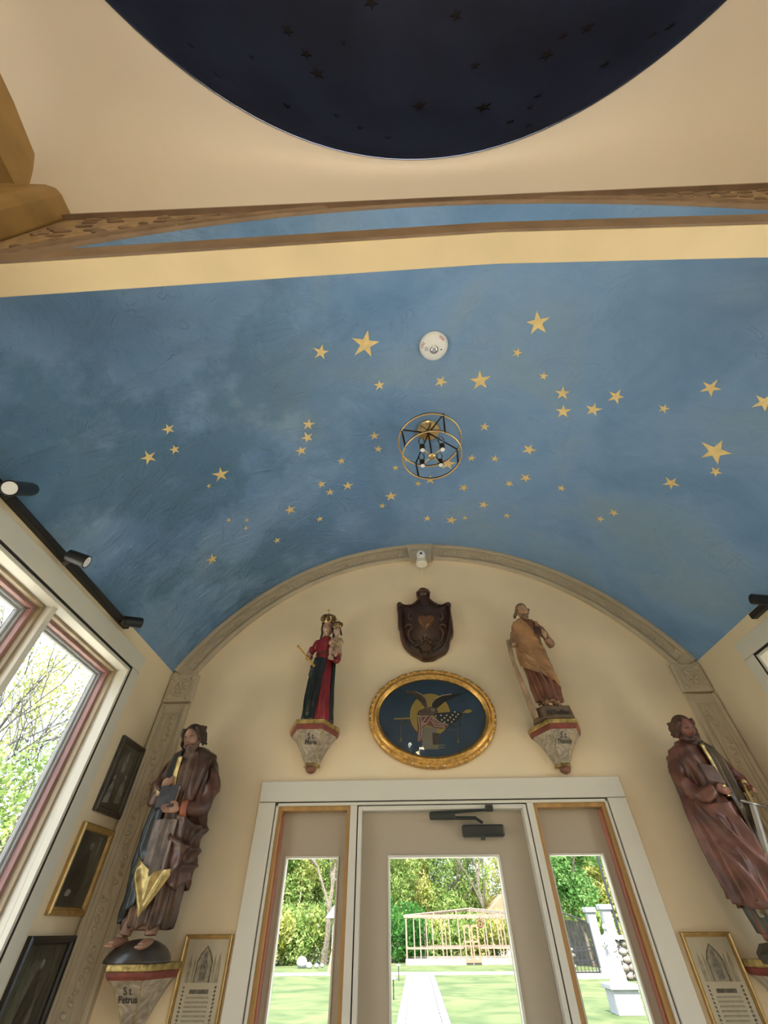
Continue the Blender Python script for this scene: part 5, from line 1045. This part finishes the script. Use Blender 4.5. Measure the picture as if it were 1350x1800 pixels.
MB().box(-7, -1.9, -6, 10.5, GZ-.01, GZ+.012).box(2.42, 8, -6, 10.5, GZ-.01, GZ+.012).box(-1.9, 2.42, 3.22, 10.5, GZ-.01, GZ+.01).build('added_bounce_terrace', M_BOUNCE, kind='structure')  # unseen pale ground, added to bounce sunlight up through the windows
# garden path of pavers between grey kerb stones
a0, a1 = G(714, 1800), G(722, 1715); b0, b1 = G(777, 1800), G(755, 1715); k0, k1 = G(697, 1800), G(714, 1715); l0, l1 = G(793, 1800), G(764, 1715)
def lerpx(p, q, y): t = (y-p[1])/(q[1]-p[1]); return p[0]+(q[0]-p[0])*t
ye = (a1[1]+b1[1])/2
path = MB().box(-1.2, 1.4, 3.3, 12.4, GZ-.05, GZ+.015).build('garden_path', mat('path_bed', (.36, .33, .3), .9), kind='structure')
MB().add([(lerpx(k0, k1, 12.4), 12.4, GZ+.005), (lerpx(l0, l1, 12.4), 12.4, GZ+.005), (lerpx(l0, l1, ye), ye, GZ+.005), (lerpx(k0, k1, ye), ye, GZ+.005)], [(0, 1, 2, 3)]).build('path_bed', mat('path_bed', (.36, .33, .3), .9), parent=path)
pm = None; rows = 56; ys = np.linspace(12.5, ye, rows+1)
for i in range(rows):
    y0, y1 = ys[i]+.01, ys[i+1]-.01; yc = (y0+y1)/2
    xa, xb = lerpx(a0, a1, yc), lerpx(b0, b1, yc)
    for k in range(4):
        w1 = (xb-xa)/4; xc = xa+w1*(k+.5)
        if pm is None:
            pm = MB().box(-.5, .5, -.5, .5, 0, 1); po = pm.build('paver', M_PAVE, parent=path, local=True, bevel=0)
            o = po
        else: o = po.copy(); S.collection.objects.link(o)
        o.location = Vector((xc+rn.uniform(-.004, .004), yc, GZ+.006))-wloc(path); o.scale = (w1-.02, (y1-y0), .02+rn.uniform(0, .006))
    for (p0, p1, q0, q1) in ((k0, k1, a0, a1), (b0, b1, l0, l1)):
        if i % 2 == 0:
            xa_, xb_ = lerpx(p0, p1, yc), lerpx(q0, q1, yc); y2 = ys[min(rows, i+2)]-.01
            o = po.copy(); o.data = po.data; S.collection.objects.link(o); o.name = 'kerb_stone'
            if not 'kerbmesh' in globals():
                kerbmesh = po.data.copy(); kerbmesh.materials.clear(); kerbmesh.materials.append(M_PAVE2)
            o.data = kerbmesh; o.location = Vector(((xa_+xb_)/2, (ys[i]+.01+y2)/2, GZ+.006))-wloc(path); o.scale = ((xb_-xa_)-.02, y2-ys[i]-.01, .03)
MB().box(-9, 14, ye+.1, ye+2.3, GZ-.02, GZ+.02).build('cross_path', M_PAVE, kind='structure')

# timber greenhouse frame
g0 = G(716, 1697); YG = g0[1]; gp = lambda px, py, dy=0: onY(px, py, YG+dy)
xl = gp(716, 1697)[0]; xr = xl+(gp(905, 1697)[0]-xl)*1.22; ze = gp(716, 1613)[2]; zr = gp(826, 1597)[2]; zm = gp(716, 1667)[2]; xm = gp(826, 1597)[0]
gh = thing('greenhouse', ((xl+xr)/2, YG+2, GZ), 'unfinished timber greenhouse frame with double doors at the end of the garden path', 'greenhouse')
MB().box(xl-.1, xr+.1, YG-.1, YG+.15, GZ, GZ+.28).box(xl-.1, xr+.1, YG+3.9, YG+4.1, GZ, GZ+.28).build('base_wall', mat('pale_block', (.27, .24, .21), .8, var=.15, vscale=3), parent=gh)
posts = [716, 730, 741, 753, 764, 781, 795, 812, 862, 872, 884, 895, 907, 922, 937]
for dy in (0, 4):
    for k, px in enumerate(posts):
        if dy and k % 3: continue
        x = gp(px, 1697)[0]
        if x > xr: continue
        tk_ = .11 if k in (0,) else .075
        MB().box(x-tk_/2, x+tk_/2, YG+dy-.04, YG+dy+.04, GZ+.28, ze).build('post', M_PINE, parent=gh)
for dy in (0, 4):
    MB().box(xl-.15, xr+.1, YG+dy-.06, YG+dy+.06, ze-.02, ze+.14).build('top_plate', M_PINE, parent=gh)
    MB().box(xl, gp(818, 1697)[0], YG+dy-.05, YG+dy+.05, zm-.05, zm+.05).build('rail', M_PINE, parent=gh); MB().box(gp(848, 1697)[0], xr, YG+dy-.05, YG+dy+.05, zm-.05, zm+.05).build('rail', M_PINE, parent=gh)
for y_ in (YG, YG+2, YG+4):
    MB().tube([(xl-.2, y_, ze+.1), (xm, y_, zr)], .045, 6).build('rafter', M_PINE, parent=gh); MB().tube([(xm, y_, zr), (xr+.1, y_, ze+.1)], .045, 6).build('rafter', M_PINE, parent=gh)
MB().tube([(xm, YG-.1, zr), (xm, YG+4.1, zr)], .05, 6).build('ridge', M_PINE, parent=gh)
for px in (762, 802, 826, 850, 880):
    x = gp(px, 1610)[0]; zt_ = ze+.1+(zr-ze-.1)*(1-abs(x-xm)/((xm-xl) if x < xm else (xr-xm))); MB().box(x-.04, x+.04, YG-.04, YG+.04, ze+.1, zt_).build('strut', M_PINE, parent=gh)
dxa, dxm, dxb = gp(820, 1697)[0], gp(833, 1697)[0], gp(847, 1697)[0]; zd = gp(830, 1626)[2]
for (xa, xb) in ((dxa, dxm-.03), (dxm+.03, dxb)):
    mb = MB()
    for (p, q, r_, s_) in ((xa, xa+.10, GZ+.1, zd), (xb-.10, xb, GZ+.1, zd), (xa+.10, xb-.10, zd-.1, zd), (xa+.10, xb-.10, GZ+.1, GZ+.25), (xa+.10, xb-.10, GZ+1.0, GZ+1.1)): mb.box(p, q, YG-.20, YG-.14, r_, s_)
    mb.build('door', mat('reddish_timber', (.28, .16, .1), .6), parent=gh)
MB().box(xl+2, xr-1, YG+1.6, YG+2.3, GZ+.75, GZ+.85).build('bench_top', mat('dark_bench', (.2, .13, .11), .7), parent=gh)
wr = thing('wreath', (dxb+.2, YG-.12, GZ+1.9), 'small dark wreath hanging on the greenhouse beside its doors', 'wreath'); MB().ring((dxb+.2, YG-.12, GZ+1.9), .17, .05, 20, 8, (0, 1, 0)).build('ring', mat('dark_red_wreath', (.16, .05, .04), .8), parent=wr, smooth=True); MB().box(dxb+.17, dxb+.23, YG-.13, YG-.08, GZ+2.05, GZ+2.2).build('ribbon', M_GAP, parent=wr)

# statue on a pedestal, gate pillars, iron gate, stone wall
pb = G(1101, 1783); YP = pb[1]; pp = lambda px, py: onY(px, py, YP)
pxl, pxr = pp(1080, 1783)[0], pp(1128, 1783)[0]; zc0, zc1 = pp(1095, 1738)[2], pp(1095, 1728)[2]; pcx = (pxl+pxr)/2; hw = (pxr-pxl)/2
pd = thing('pedestal', (pcx, YP, GZ), 'white square stone pedestal on the lawn outside the right sidelight', 'pedestal')
MB().box(pcx-hw*.94, pcx+hw*.94, YP-hw*.9, YP+hw*.9, GZ, zc0).build('block', M_WHST, parent=pd, bevel=.01); MB().box(pcx-hw*1.12, pcx+hw*1.12, YP-hw*1.1, YP+hw*1.1, zc0, zc1).build('cap', M_WHST, parent=pd, bevel=.015)
zs = zc1; hs_ = pp(1056, 1624)[2]-zs
gs = thing('garden_statue', (pcx, YP, zs), 'white marble robed figure standing on the square pedestal outside', 'statue')
sf = keyed([(0, .17, .15, 0, 0), (.1, .15, .13, 0, 0), (.3, .14, .12, .01, 0), (.5, .13, .11, .02, 0), (.6, .10, .09, .01, 0), (.72, .125, .09, 0, 0), (.80, .12, .07, 0, 0), (.84, .045, .04, 0, 0), (.87, .035, .035, 0, 0)])
sff = lambda z: sf(z/hs_)*hs_
mb = MB(); bodycore(mb, sff, .05*hs_, .82*hs_); Hh = head(mb, (0, -.02*hs_, .93*hs_), .14*hs_, yaw=R(-20)); mb.tube([(0, 0, .8*hs_), (0, -.01, .9*hs_)], [.04*hs_, .038*hs_], 10)
mb.tube([(-.11*hs_, 0, .77*hs_), (-.17*hs_, -.04*hs_, .62*hs_), (-.12*hs_, -.14*hs_, .60*hs_)], [.045*hs_, .035*hs_, .025*hs_], 10); mb.tube([(.11*hs_, 0, .77*hs_), (.16*hs_, -.03*hs_, .62*hs_), (.06*hs_, -.13*hs_, .52*hs_)], [.045*hs_, .035*hs_, .025*hs_], 10)
hand(mb, (-.12*hs_, -.14*hs_, .60*hs_), (.1, -.8, .6), (1, 0, 0), .1*hs_, .5); hand(mb, (.06*hs_, -.13*hs_, .52*hs_), (-.9, -.3, .0), (0, -.3, 1), .1*hs_, .6)
mb.build('body', M_WHST, parent=gs, smooth=True, local=True, remesh=.012)
drape(sff, -PI, PI, .80*hs_, 0, .01, .016, 7, .3, 1.5, [(-1, .6*hs_, .8, .45*hs_, .04, .03, .05), (-.6, .5*hs_, .3, .1*hs_, .04, .03, 0)], 80, 40, .03, .02, True).build('robe', M_WHST, parent=gs, smooth=True, local=True)
mb = MB().ell(Hh(0, .08, .12), (.39*.14*hs_, .42*.14*hs_, .42*.14*hs_), 14, 10).ell(Hh(0, .45, 0), .17*.14*hs_, 10, 8); mb.build('hair', M_WHST, parent=gs, smooth=True, local=True)
def pillar(pxb, pyb, pxt, pyt, w_, label):
    b = G(pxb, pyb); Yp = b[1]; zt_ = onY(pxt, pyt, Yp)[2]; o = thing('gate_pillar', (b[0], Yp, GZ), label, 'pillar', 'white gate pillars')
    MB().box(b[0]-w_/2, b[0]+w_/2, Yp-w_/2, Yp+w_/2, GZ, zt_-.2).build('shaft', M_WHST, parent=o, bevel=.01)
    MB().box(b[0]-w_*.68, b[0]+w_*.68, Yp-w_*.68, Yp+w_*.68, zt_-.2, zt_).build('cap', M_WHST, parent=o, bevel=.03); MB().box(b[0]-w_*.6, b[0]+w_*.6, Yp-w_*.6, Yp+w_*.6, GZ, GZ+.25).build('plinth', M_WHST, parent=o, bevel=.02)
    return b, zt_
b1_, zt1 = pillar(1066, 1716, 1034, 1595, .40, 'white gate pillar beside the open iron gate, left of the two pillars')
b2_, zt2 = pillar(1096, 1718, 1056, 1590, .44, 'white gate pillar directly behind the marble figure, right of the two pillars')
ig = thing('iron_gate', (b1_[0]-1.6, b1_[1], GZ), 'black wrought iron gate with an arched top beside the white pillars', 'gate'); yg_ = b1_[1]+.02
gq = lambda px, py: onY(px, py, yg_)
P_ = [gq(*p) for p in ((980, 1597), (1000, 1602), (1020, 1612), (1036, 1624), (1043, 1628))]
MI = mat('black_wrought_iron', (.02, .02, .022), .5)
xend = gq(1060, 1710)[0]-.1; z_top = P_[-1][2]
arc = [(xend-3.2+3.2*t, yg_, z_top+.05+.9*(1-t)**.7*1.0) for t in np.linspace(0, 1, 14)]
MB().tube(arc, .035, 6).build('arched_rail', MI, parent=ig)
MB().box(xend-.05, xend+.05, yg_-.04, yg_+.04, GZ+.08, z_top+.1).build('stile', MI, parent=ig)
for py in (1665, 1671, 1688, 1709):
    z = gq(1030, py)[2]; MB().box(xend-3.2, xend, yg_-.025, yg_+.025, z-.022, z+.022).build('rail', MI, parent=ig)
for i in range(17):
    x = xend-.18-i*.18; zt_ = z_top+.05+.9*(1-(x-xend+3.2)/3.2)**.7; MB().box(x-.012, x+.012, yg_-.012, yg_+.012, GZ+.1, zt_).build('bar', MI, parent=ig)
MB().box(G(990, 1722)[0]-2, b2_[0]+1.5, b1_[1]-1.6, b1_[1]-.9, GZ, GZ+.14).build('stone_kerb', M_WHST, kind='structure')
yf = b1_[1]+9; fb = thing('board_fence', (onY(1010, 1690, yf)[0], yf, GZ), 'weathered grey board fence beyond the iron gate', 'fence')
fx0 = onY(972, 1690, yf)[0]
for i in range(18): MB().box(fx0+i*.3, fx0+i*.3+.27, yf-.02, yf+.02, GZ, GZ+2.0+rn.uniform(-.05, .05)).build('board', mat('weathered_board', (.17, .145, .13), .85, var=.3, vscale=4), parent=fb)
def stone_wall(x0, x1, y, h, label, cap):
    par = thing('stone_wall', ((x0+x1)/2, y, GZ), label, 'wall')
    nrow = int(h/.22)
    for r_ in range(nrow):
        x = x0+rn.uniform(-.1, .1)
        while x < x1:
            wq = rn.uniform(.25, .5); hq = h/nrow
            rot = Matrix.Rotation(rn.uniform(-.1, .1), 3, 'Y'); MB().ell((x+wq/2, y+rn.uniform(-.03, .03), GZ+hq*(r_+.5)), (wq*.56, .2, hq*.60), 9, 6, rot).build('stone', M_STONE if rn.random() < .6 else mat('pale_field_stone', (.26, .235, .205), .85, var=.2, vscale=4), parent=par, smooth=True)
            x += wq
    if cap: MB().box(x0-.1, x1+.1, y-.28, y+.28, GZ+h, GZ+h+.14).build('capstone', M_WHST, parent=par, bevel=.01)
sw_ = onY(1105, 1700, b1_[1]-2.5)
stone_wall(sw_[0]-.6, sw_[0]+3.2, b1_[1]-2.5, 1.25, 'low fieldstone wall with pale capstones right of the marble figure', True)
stone_wall(b1_[0]-3.3, b1_[0]-.4, b1_[1]+4.5, 1.1, 'rough fieldstone wall seen through the iron gate', False)
tb = thing('timber_stack', (b1_[0]-2.2, b1_[1]+3, GZ), 'low stack of brown boards behind the iron gate', 'lumber')
for i in range(4): MB().box(b1_[0]-3.6, b1_[0]-.8, b1_[1]+2.8+.05*i, b1_[1]+3.3, GZ+.14*i, GZ+.14*i+.12).build('board', mat('brown_board', (.26, .15, .10), .8, var=.2, vscale=4), parent=tb)
pl_ = G(1105, 1712)
po_ = thing('lamp_post', (pl_[0]+.5, pl_[1]+1, GZ), 'thin dark post right of the white pillars', 'post'); MB().tube([(pl_[0]+.5, pl_[1]+1, GZ), (pl_[0]+.5, pl_[1]+1, GZ+6.2)], .07, 8).build('pole', MI, parent=po_); MB().lathe((pl_[0]+.5, pl_[1]+1, GZ), [(.14, 0), (.14, .1), (.08, .2)], 12).build('base', MI, parent=po_)

# left: white gabled roof on slanted timber legs, boulders
yb = G(580, 1713)[1]; bq = lambda px, py: onY(px, py, yb)
tw = thing('well_roof', (bq(593, 1713)[0], yb, GZ), 'white gabled little roof on slanted timber legs, at the edge of the left sidelight', 'shelter')
A_ = bq(573, 1614); B_ = bq(601, 1575); W_ = B_[0]-A_[0]
MB().prism([(A_[0], A_[2]), (B_[0], B_[2]), (B_[0]+W_, A_[2])], lambda x, z: (x, yb-.4, z), lambda x, z: (x, yb+.6, z)).build('roof', M_WHST, parent=tw)
p_ = bq(588, 1614); q_ = bq(587, 1668); MB().box(p_[0]-.05, B_[0]+W_*.5, yb-.2, yb+.4, q_[2], p_[2]).build('body', M_WHST, parent=tw)
for dx in (0, .9): MB().tube([(bq(578, 1713)[0]+dx, yb-.1, GZ), (bq(586, 1668)[0]+dx*.6, yb, q_[2])], .10, 6).build('leg', M_PINE, parent=tw)
for (px, py, rr, nm) in ((530, 1700, .33, 'large white rounded boulder at the edge of the lawn'), (543, 1701, .18, 'small pale boulder right of the large white one'), (556, 1700, .14, 'flat pale stone left of the timber leg'), (566, 1699, .12, 'smallest pale stone beside the timber leg')):
    b = G(px, py+2); o = MB().ell((b[0], b[1], GZ+rr*.7), (rr*1.05, rr, rr*.85), 14, 10, Matrix.Rotation(.3, 3, 'Y')).build('boulder', mat('white_boulder', (.33, .32, .36), .8, var=.15, vscale=3), smooth=True, origin=(b[0], b[1], GZ)); tag(o, nm, 'rock', 'boulders by the hedge')
for px, py, l_ in ((701, 1724, 'thin black path light, farther of the two left of the path'), (692, 1758, 'thin black path light, nearer of the two left of the path')):
    b = G(px, py); o = thing('path_light', (b[0], b[1], GZ), l_, 'garden light', 'path lights'); MB().tube([(b[0], b[1], GZ), (b[0], b[1], GZ+.45)], .02, 6).build('stake', MI, parent=o); MB().lathe((b[0], b[1], GZ+.45), [(.12, 0), (.13, .03), (.04, .06), (.001, .06)], 12).build('shade', M_WHST, parent=o)

def canopy(cs, n, sz, m_, name, par, seed):
    r2 = np.random.RandomState(seed); wts = np.array([c[3]*c[4]*c[5] for c in cs]) if len(cs[0]) == 6 else np.array([c[3]**2 for c in cs]); wts = wts/wts.sum()
    idx = r2.choice(len(cs), n, p=wts); C = np.array([c[:3] for c in cs])[idx]; Rr = np.array([(c[3:6] if len(c) == 6 else (c[3],)*3) for c in cs])[idx]
    d = r2.normal(size=(n, 3)); d /= np.linalg.norm(d, axis=1)[:, None]; rad = r2.uniform(.35, 1.05, n)**.5; P_ = C+d*Rr*rad[:, None]*(1+.18*np.sin(d[:, :1]*9+C[:, :1])*np.cos(d[:, 2:]*8))
    u = r2.normal(size=(n, 3)); u /= np.linalg.norm(u, axis=1)[:, None]; v = np.cross(u, r2.normal(size=(n, 3))); v /= np.linalg.norm(v, axis=1)[:, None]; s_ = (sz*r2.uniform(.6, 1.4, n))[:, None]
    V_ = np.stack([P_-u*s_, P_-v*s_*.5, P_+u*s_, P_+v*s_*.5], 1).reshape(-1, 3)
    V_[:, 2] = np.maximum(V_[:, 2], GZ+.02)
    me = bpy.data.meshes.new(name); off = np.array(wloc(par)); me.vertices.add(4*n); me.vertices.foreach_set('co', (V_-off).ravel()); me.loops.add(4*n); me.loops.foreach_set('vertex_index', np.arange(4*n)); me.polygons.add(n); me.polygons.foreach_set('loop_start', np.arange(0, 4*n, 4)); me.polygons.foreach_set('loop_total', np.full(n, 4)); me.update(); me.materials.append(m_)
    o = bpy.data.objects.new(name, me); S.collection.objects.link(o); o.parent = par; o['kind'] = 'stuff'; return o
def branches(x, y, z0, h, r, rnd, lv=3, spread=.5, first=.35):
    mb = MB(); tips = []
    def grow(p, d, L, rad, l):
        pts = [p]; q = p.copy(); dd = d.copy()
        for i in range(4):
            dd = (dd+Vector((rnd.uniform(-1, 1), rnd.uniform(-1, 1), rnd.uniform(-.2, .6)))*.16).normalized(); q = q+dd*L/4; pts.append(q.copy())
        mb.tube(pts, [rad*(1-.16*i) for i in range(5)], 6 if l > 1 else 4, cap=False)
        tips.append(q.copy())
        if l > 0:
            for k in range(rnd.choice((2, 3, 3)) if l < lv else 4):
                i = rnd.choice((2, 3, 4)); nd = (dd+Vector((rnd.uniform(-1, 1), rnd.uniform(-1, 1), rnd.uniform(-.15, .7)))*spread*1.5).normalized(); grow(pts[i], nd, L*rnd.uniform(.55, .8), rad*.55, l-1)
    grow(Vector((x, y, z0)), Vector((rnd.uniform(-.1, .1), rnd.uniform(-.1, .1), 1)), h*first*1.5, r, lv); return mb, tips
def tree(x, y, h, cr, n, lm, label, seed, sz=.16, bark=None, low=.25, name='tree', cat='tree', group='trees beyond the lawn', lv=3):
    rnd = random.Random(seed); par = thing(name, (x, y, GZ), label, cat, group); mb, tips = branches(x, y, GZ, h*.8, h*.018, rnd, lv); mb.build('trunk', bark or M_BARK, parent=par, fixn=False)
    cs = [(x+rnd.uniform(-1, 1)*cr*.6, y+rnd.uniform(-1, 1)*cr*.5, GZ+h*(low+(1-low)*rnd.random()*.85), cr*rnd.uniform(.32, .6)) for _ in range(14)]; cs = [c for c in cs]
    canopy(cs, n, sz, lm, 'foliage', par, seed); return par
def D(px, d, z=GZ):   # a spot at depth d in the direction of a photo column near the horizon
    return onY(px, 1640, d)
TR = [(470, 44, 9.0, 3.0, M_LEAFM, 'mid green tree at the far left of the left sidelight'), (492, 46, 8.0, 2.6, M_LEAFL, 'slim yellow green tree behind the pale birch trunk'), (520, 48, 8.5, 2.8, M_LEAFL, 'yellow green tree rising above the large white boulder'), (548, 47, 8.6, 2.6, M_LEAFM, 'greener tree at the middle of the left sidelight'), (585, 50, 8.6, 3.0, M_LEAFL, 'yellow green tree behind the white gabled roof'),
      (640, 50, 9, 3, M_LEAFM, 'green tree hidden partly behind the door stile'), (690, 49, 8.8, 2.6, M_LEAFM, 'green tree at the left edge of the door glass'), (718, 52, 9.2, 2.8, M_LEAFL, 'yellow green tree above the left corner of the greenhouse'), (748, 54, 8.9, 3.0, M_LEAFL, 'bright yellow green tree above the left half of the greenhouse'), (790, 52, 9.0, 3.0, M_LEAFM, 'tallest green tree above the greenhouse ridge'), (822, 56, 9.0, 2.6, M_LEAFM, 'green tree above the greenhouse doors'), (872, 60, 6.8, 2.4, M_LEAFL, 'pale yellow green tree at the right edge of the door glass'),
      (925, 58, 9, 3.0, M_LEAFL, 'yellow green tree between door and right sidelight'), (975, 50, 9.5, 3.2, M_LEAFM, 'green tree at the left edge of the right sidelight'), (1075, 44, 7.6, 2.4, M_LEAFL, 'yellow green tree behind the thin dark post'), (1110, 44, 7.5, 2.6, M_LEAFL, 'yellow green tree at the right edge of the right sidelight')]
for i, (px, d, h, cr, lm, lb) in enumerate(TR):
    p = D(px, d); tree(p[0], p[1], h, cr, 8500, lm, lb, 100+i, .125)
p = D(1032, 37); tree(p[0], p[1], 8.4, 2.9, 22000, leaf_material('fresh_green_leaf', (.10, .24, .06), (.30, .47, .17)), 'dense round bright green tree above the white gate pillars', 300, .105, low=.38)
p = D(858, 50); pb_ = thing('bare_tree', (p[0], p[1], GZ), 'tall nearly bare grey tree above the right half of the greenhouse', 'tree'); mb, tips = branches(p[0], p[1], GZ, 11, .19, random.Random(77), 4, .42); mb.build('trunk', M_BARK, parent=pb_, fixn=False); canopy([(t.x, t.y, t.z, .3) for t in tips[::3]], 900, .08, M_LEAFL, 'foliage', pb_, 9)
p = G(511, 1692); bt = thing('birch', (p[0], p[1], GZ), 'thin pale birch trunk left of the white boulder', 'tree'); MB().tube([(p[0], p[1], GZ), (p[0]+.12, p[1], GZ+1.2), (p[0]+.10, p[1], GZ+2.3), (p[0]+.22, p[1], GZ+3.6), (p[0]+.2, p[1], GZ+5)], [.11, .08, .07, .06, .04], 8).build('trunk', M_BIRCH, parent=bt, smooth=True); canopy([(p[0]+.2, p[1], GZ+5, .8)], 300, .12, M_LEAFL, 'foliage', bt, 5)
p = onY(572, 1640, 41); ft = thing('forked_tree', (p[0], p[1], GZ), 'forked grey trunk above the white gabled roof', 'tree'); mb, tips = branches(p[0], p[1], GZ, 8, .24, random.Random(15), 3, .5, .45); mb.build('trunk', M_BARK, parent=ft, fixn=False); canopy([(t.x, t.y, t.z, .5) for t in tips[::2]], 900, .13, M_LEAFL, 'foliage', ft, 19)
BU = [(478, 40, 1.6), (500, 41, 1.9), (524, 42, 1.7), (548, 42, 2.0), (575, 43, 1.8), (690, 43, 2.1), (706, 45, 2.2), (735, 47, 1.8), (765, 48, 1.7), (800, 48, 1.6), (835, 48, 1.7), (870, 48, 1.5), (905, 46, 1.6), (985, 44, 1.7), (1008, 42, 1.8), (1085, 36, 1.5), (1110, 34, 1.4)]
SHL = ['leftmost hedge shrub in the left sidelight', 'hedge shrub behind the foot of the birch trunk', 'hedge shrub behind the large white boulder', 'hedge shrub behind the smaller pale boulders', 'hedge shrub behind the timber leg of the white gabled roof', 'dark green shrub at the left edge of the door glass', 'dark green shrub beside the left corner of the greenhouse', 'shrub behind the left end of the greenhouse', 'shrub behind the second bay of the greenhouse', 'shrub behind the middle bays of the greenhouse', 'shrub behind the greenhouse doors', 'shrub behind the greenhouse, right of its doors', 'shrub beyond the right end of the greenhouse', 'shrub at the left edge of the right sidelight', 'shrub behind the iron gate', 'shrub right of the thin dark post', 'rightmost shrub in the right sidelight']
for i, (px, d, r_) in enumerate(BU):
    p = D(px, d); o = thing('shrub', (p[0], p[1], GZ), 'leafy shrub in the hedge row under the trees beyond the lawn', 'shrub', 'hedge shrubs'); rnd = random.Random(i)
    o['label'] = SHL[i]
    mb = MB()
    for k in range(5): mb.tube([(p[0]+rnd.uniform(-.3, .3), p[1], GZ), (p[0]+rnd.uniform(-1, 1), p[1]+rnd.uniform(-.5, .5), GZ+1.6)], [.03, .012], 5)
    mb.build('stems', M_BARK, parent=o, fixn=False); canopy([(p[0]+rnd.uniform(-.8, .8)*r_, p[1], GZ+r_*rnd.uniform(.4, 1.1), r_*rnd.uniform(.4, .7)) for _ in range(6)], 2600, .12, (M_LEAFD if px in (690, 706) else (M_LEAFM if i % 2 else M_LEAFL)), 'foliage', o, 400+i)
p = D(700, 56); hb = thing('house', (p[0], p[1]+6, GZ), 'blue grey house with a white window behind the trees, left in the door glass', 'house'); MB().box(p[0]-3, p[0]+3.5, p[1]+4, p[1]+9, GZ, 4.6).build('walls', mat('blue_grey_siding', (.13, .18, .22), .7), parent=hb); MB().prism([(-3.3, 4.6), (3.8, 4.6), (.25, 6.8)], lambda x, z: (p[0]+x, p[1]+3.8, z), lambda x, z: (p[0]+x, p[1]+9.2, z)).build('roof', mat('brown_roof', (.35, .25, .17), .8), parent=hb)
o = MB().box(p[0]-.9, p[0]+.1, p[1]+3.93, p[1]+4, 1.6, 3.1).build('window_frame', M_WHST, parent=hb); MB().box(p[0]-.8, p[0], p[1]+3.9, p[1]+3.94, 1.7, 3.0).build('pane', mat('dark_pane', (.08, .1, .12), .2), parent=o)
p = D(893, 52); hb = thing('house', (p[0]+2, p[1]+4, GZ), 'white house with a terracotta roof behind the right end of the greenhouse', 'house'); MB().box(p[0]-1, p[0]+8, p[1]+2, p[1]+7, GZ, 2.6).build('walls', M_WHST, parent=hb); MB().prism([(-1.3, 2.6), (8.3, 2.6), (6, 4.4), (.6, 4.0)], lambda x, z: (p[0]+x, p[1]+1.8, z), lambda x, z: (p[0]+x, p[1]+7.2, z)).build('roof', mat('terracotta_roof', (.35, .2, .13), .8), parent=hb)

for i, (x, y, h, lm, lb) in enumerate(((-24, 44, 9, M_LEAFM, 'green tree far to the left, mostly hidden by the left wall'), (-17, 46, 8.5, M_LEAFL, 'yellow green tree left of the left sidelight, hidden by its frame'), (22, 34, 9, M_LEAFM, 'green tree far to the right, hidden by the right wall'), (15, 17, 9, M_LEAFL, 'yellow green tree outside the right window'), (12, 11, 8.5, M_LEAFM, 'green tree outside the right window, nearer the camera'))):
    tree(x, y, h, 2.8, 6500, lm, lb, 500+i, .11)

# left window: bare branched trees and a blossoming shrub
for i, (az, d, h, sd, lb) in enumerate(((-39.5, 15, 9.5, 3, 'bare branched tree nearest the wall corner, outside the left window'), (-43, 14, 10, 8, 'curving bare branched tree in the middle of the left window'), (-47.5, 13, 9.5, 14, 'bare branched tree behind the nearer pane of the left window'), (-38, 19, 11, 30, 'sparse tree with yellow green leaves at the right of the left window'), (-45, 20, 12, 44, 'farthest bare tree between the two nearer ones in the left window'))):
    x, y = d*math.sin(R(az)), d*math.cos(R(az))
    o = thing('bare_tree', (x, y, GZ), lb, 'tree', 'trees outside the left window'); rb = random.Random(sd); mb, tips = branches(x, y, GZ, h, .085, rb, 5, .62, .24)
    mb.build('trunk', mat('dark_bark', (.09, .08, .07), .85), parent=o, fixn=False)
    canopy([(t.x, t.y, t.z, .55) for t in tips], 1200 if i != 3 else 4000, .04 if i != 3 else .06, M_LEAFL, 'foliage', o, 60+i)
for i, (az, d, r_, h, lb) in enumerate(((-37.5, 9.5, 1.7, 3.5, 'blossoming shrub nearest the wall corner, lowest in the left window'), (-41, 11, 1.8, 4.3, 'blossoming shrub in the middle of the left window'), (-45, 10, 1.7, 3.9, 'blossoming shrub at the left of the farther pane'), (-49.5, 11, 1.8, 4.2, 'blossoming shrub behind the nearer pane of the left window'), (-34, 12, 1.8, 4.0, 'blossoming shrub hidden mostly behind the window jamb'))):
    x, y = d*math.sin(R(az)), d*math.cos(R(az))
    o = thing('blossom_shrub', (x, y, GZ), lb, 'shrub', 'blossoming shrubs'); rnd = random.Random(50+i); mb = MB()
    for k in range(7): mb.tube([(x+rnd.uniform(-.2, .2), y+rnd.uniform(-.2, .2), GZ), (x+rnd.uniform(-.8, .8), y+rnd.uniform(-.8, .8), h*.8)], [.03, .01], 5)
    mb.build('stems', M_BARK, parent=o, fixn=False)
    cs = [(x+rnd.uniform(-.6, .6)*r_, y+rnd.uniform(-.6, .6)*r_, GZ+h*rnd.uniform(.2, .8), r_*rnd.uniform(.4, .6)) for _ in range(12)]
    canopy(cs, 12000, .055, M_LEAFM, 'foliage', o, 70+i); canopy([(a, b, c+.05, d*1.06) for a, b, c, d in cs], 6500, .038, mat('white_blossom', (.55, .56, .53), .6), 'blossom', o, 90+i)
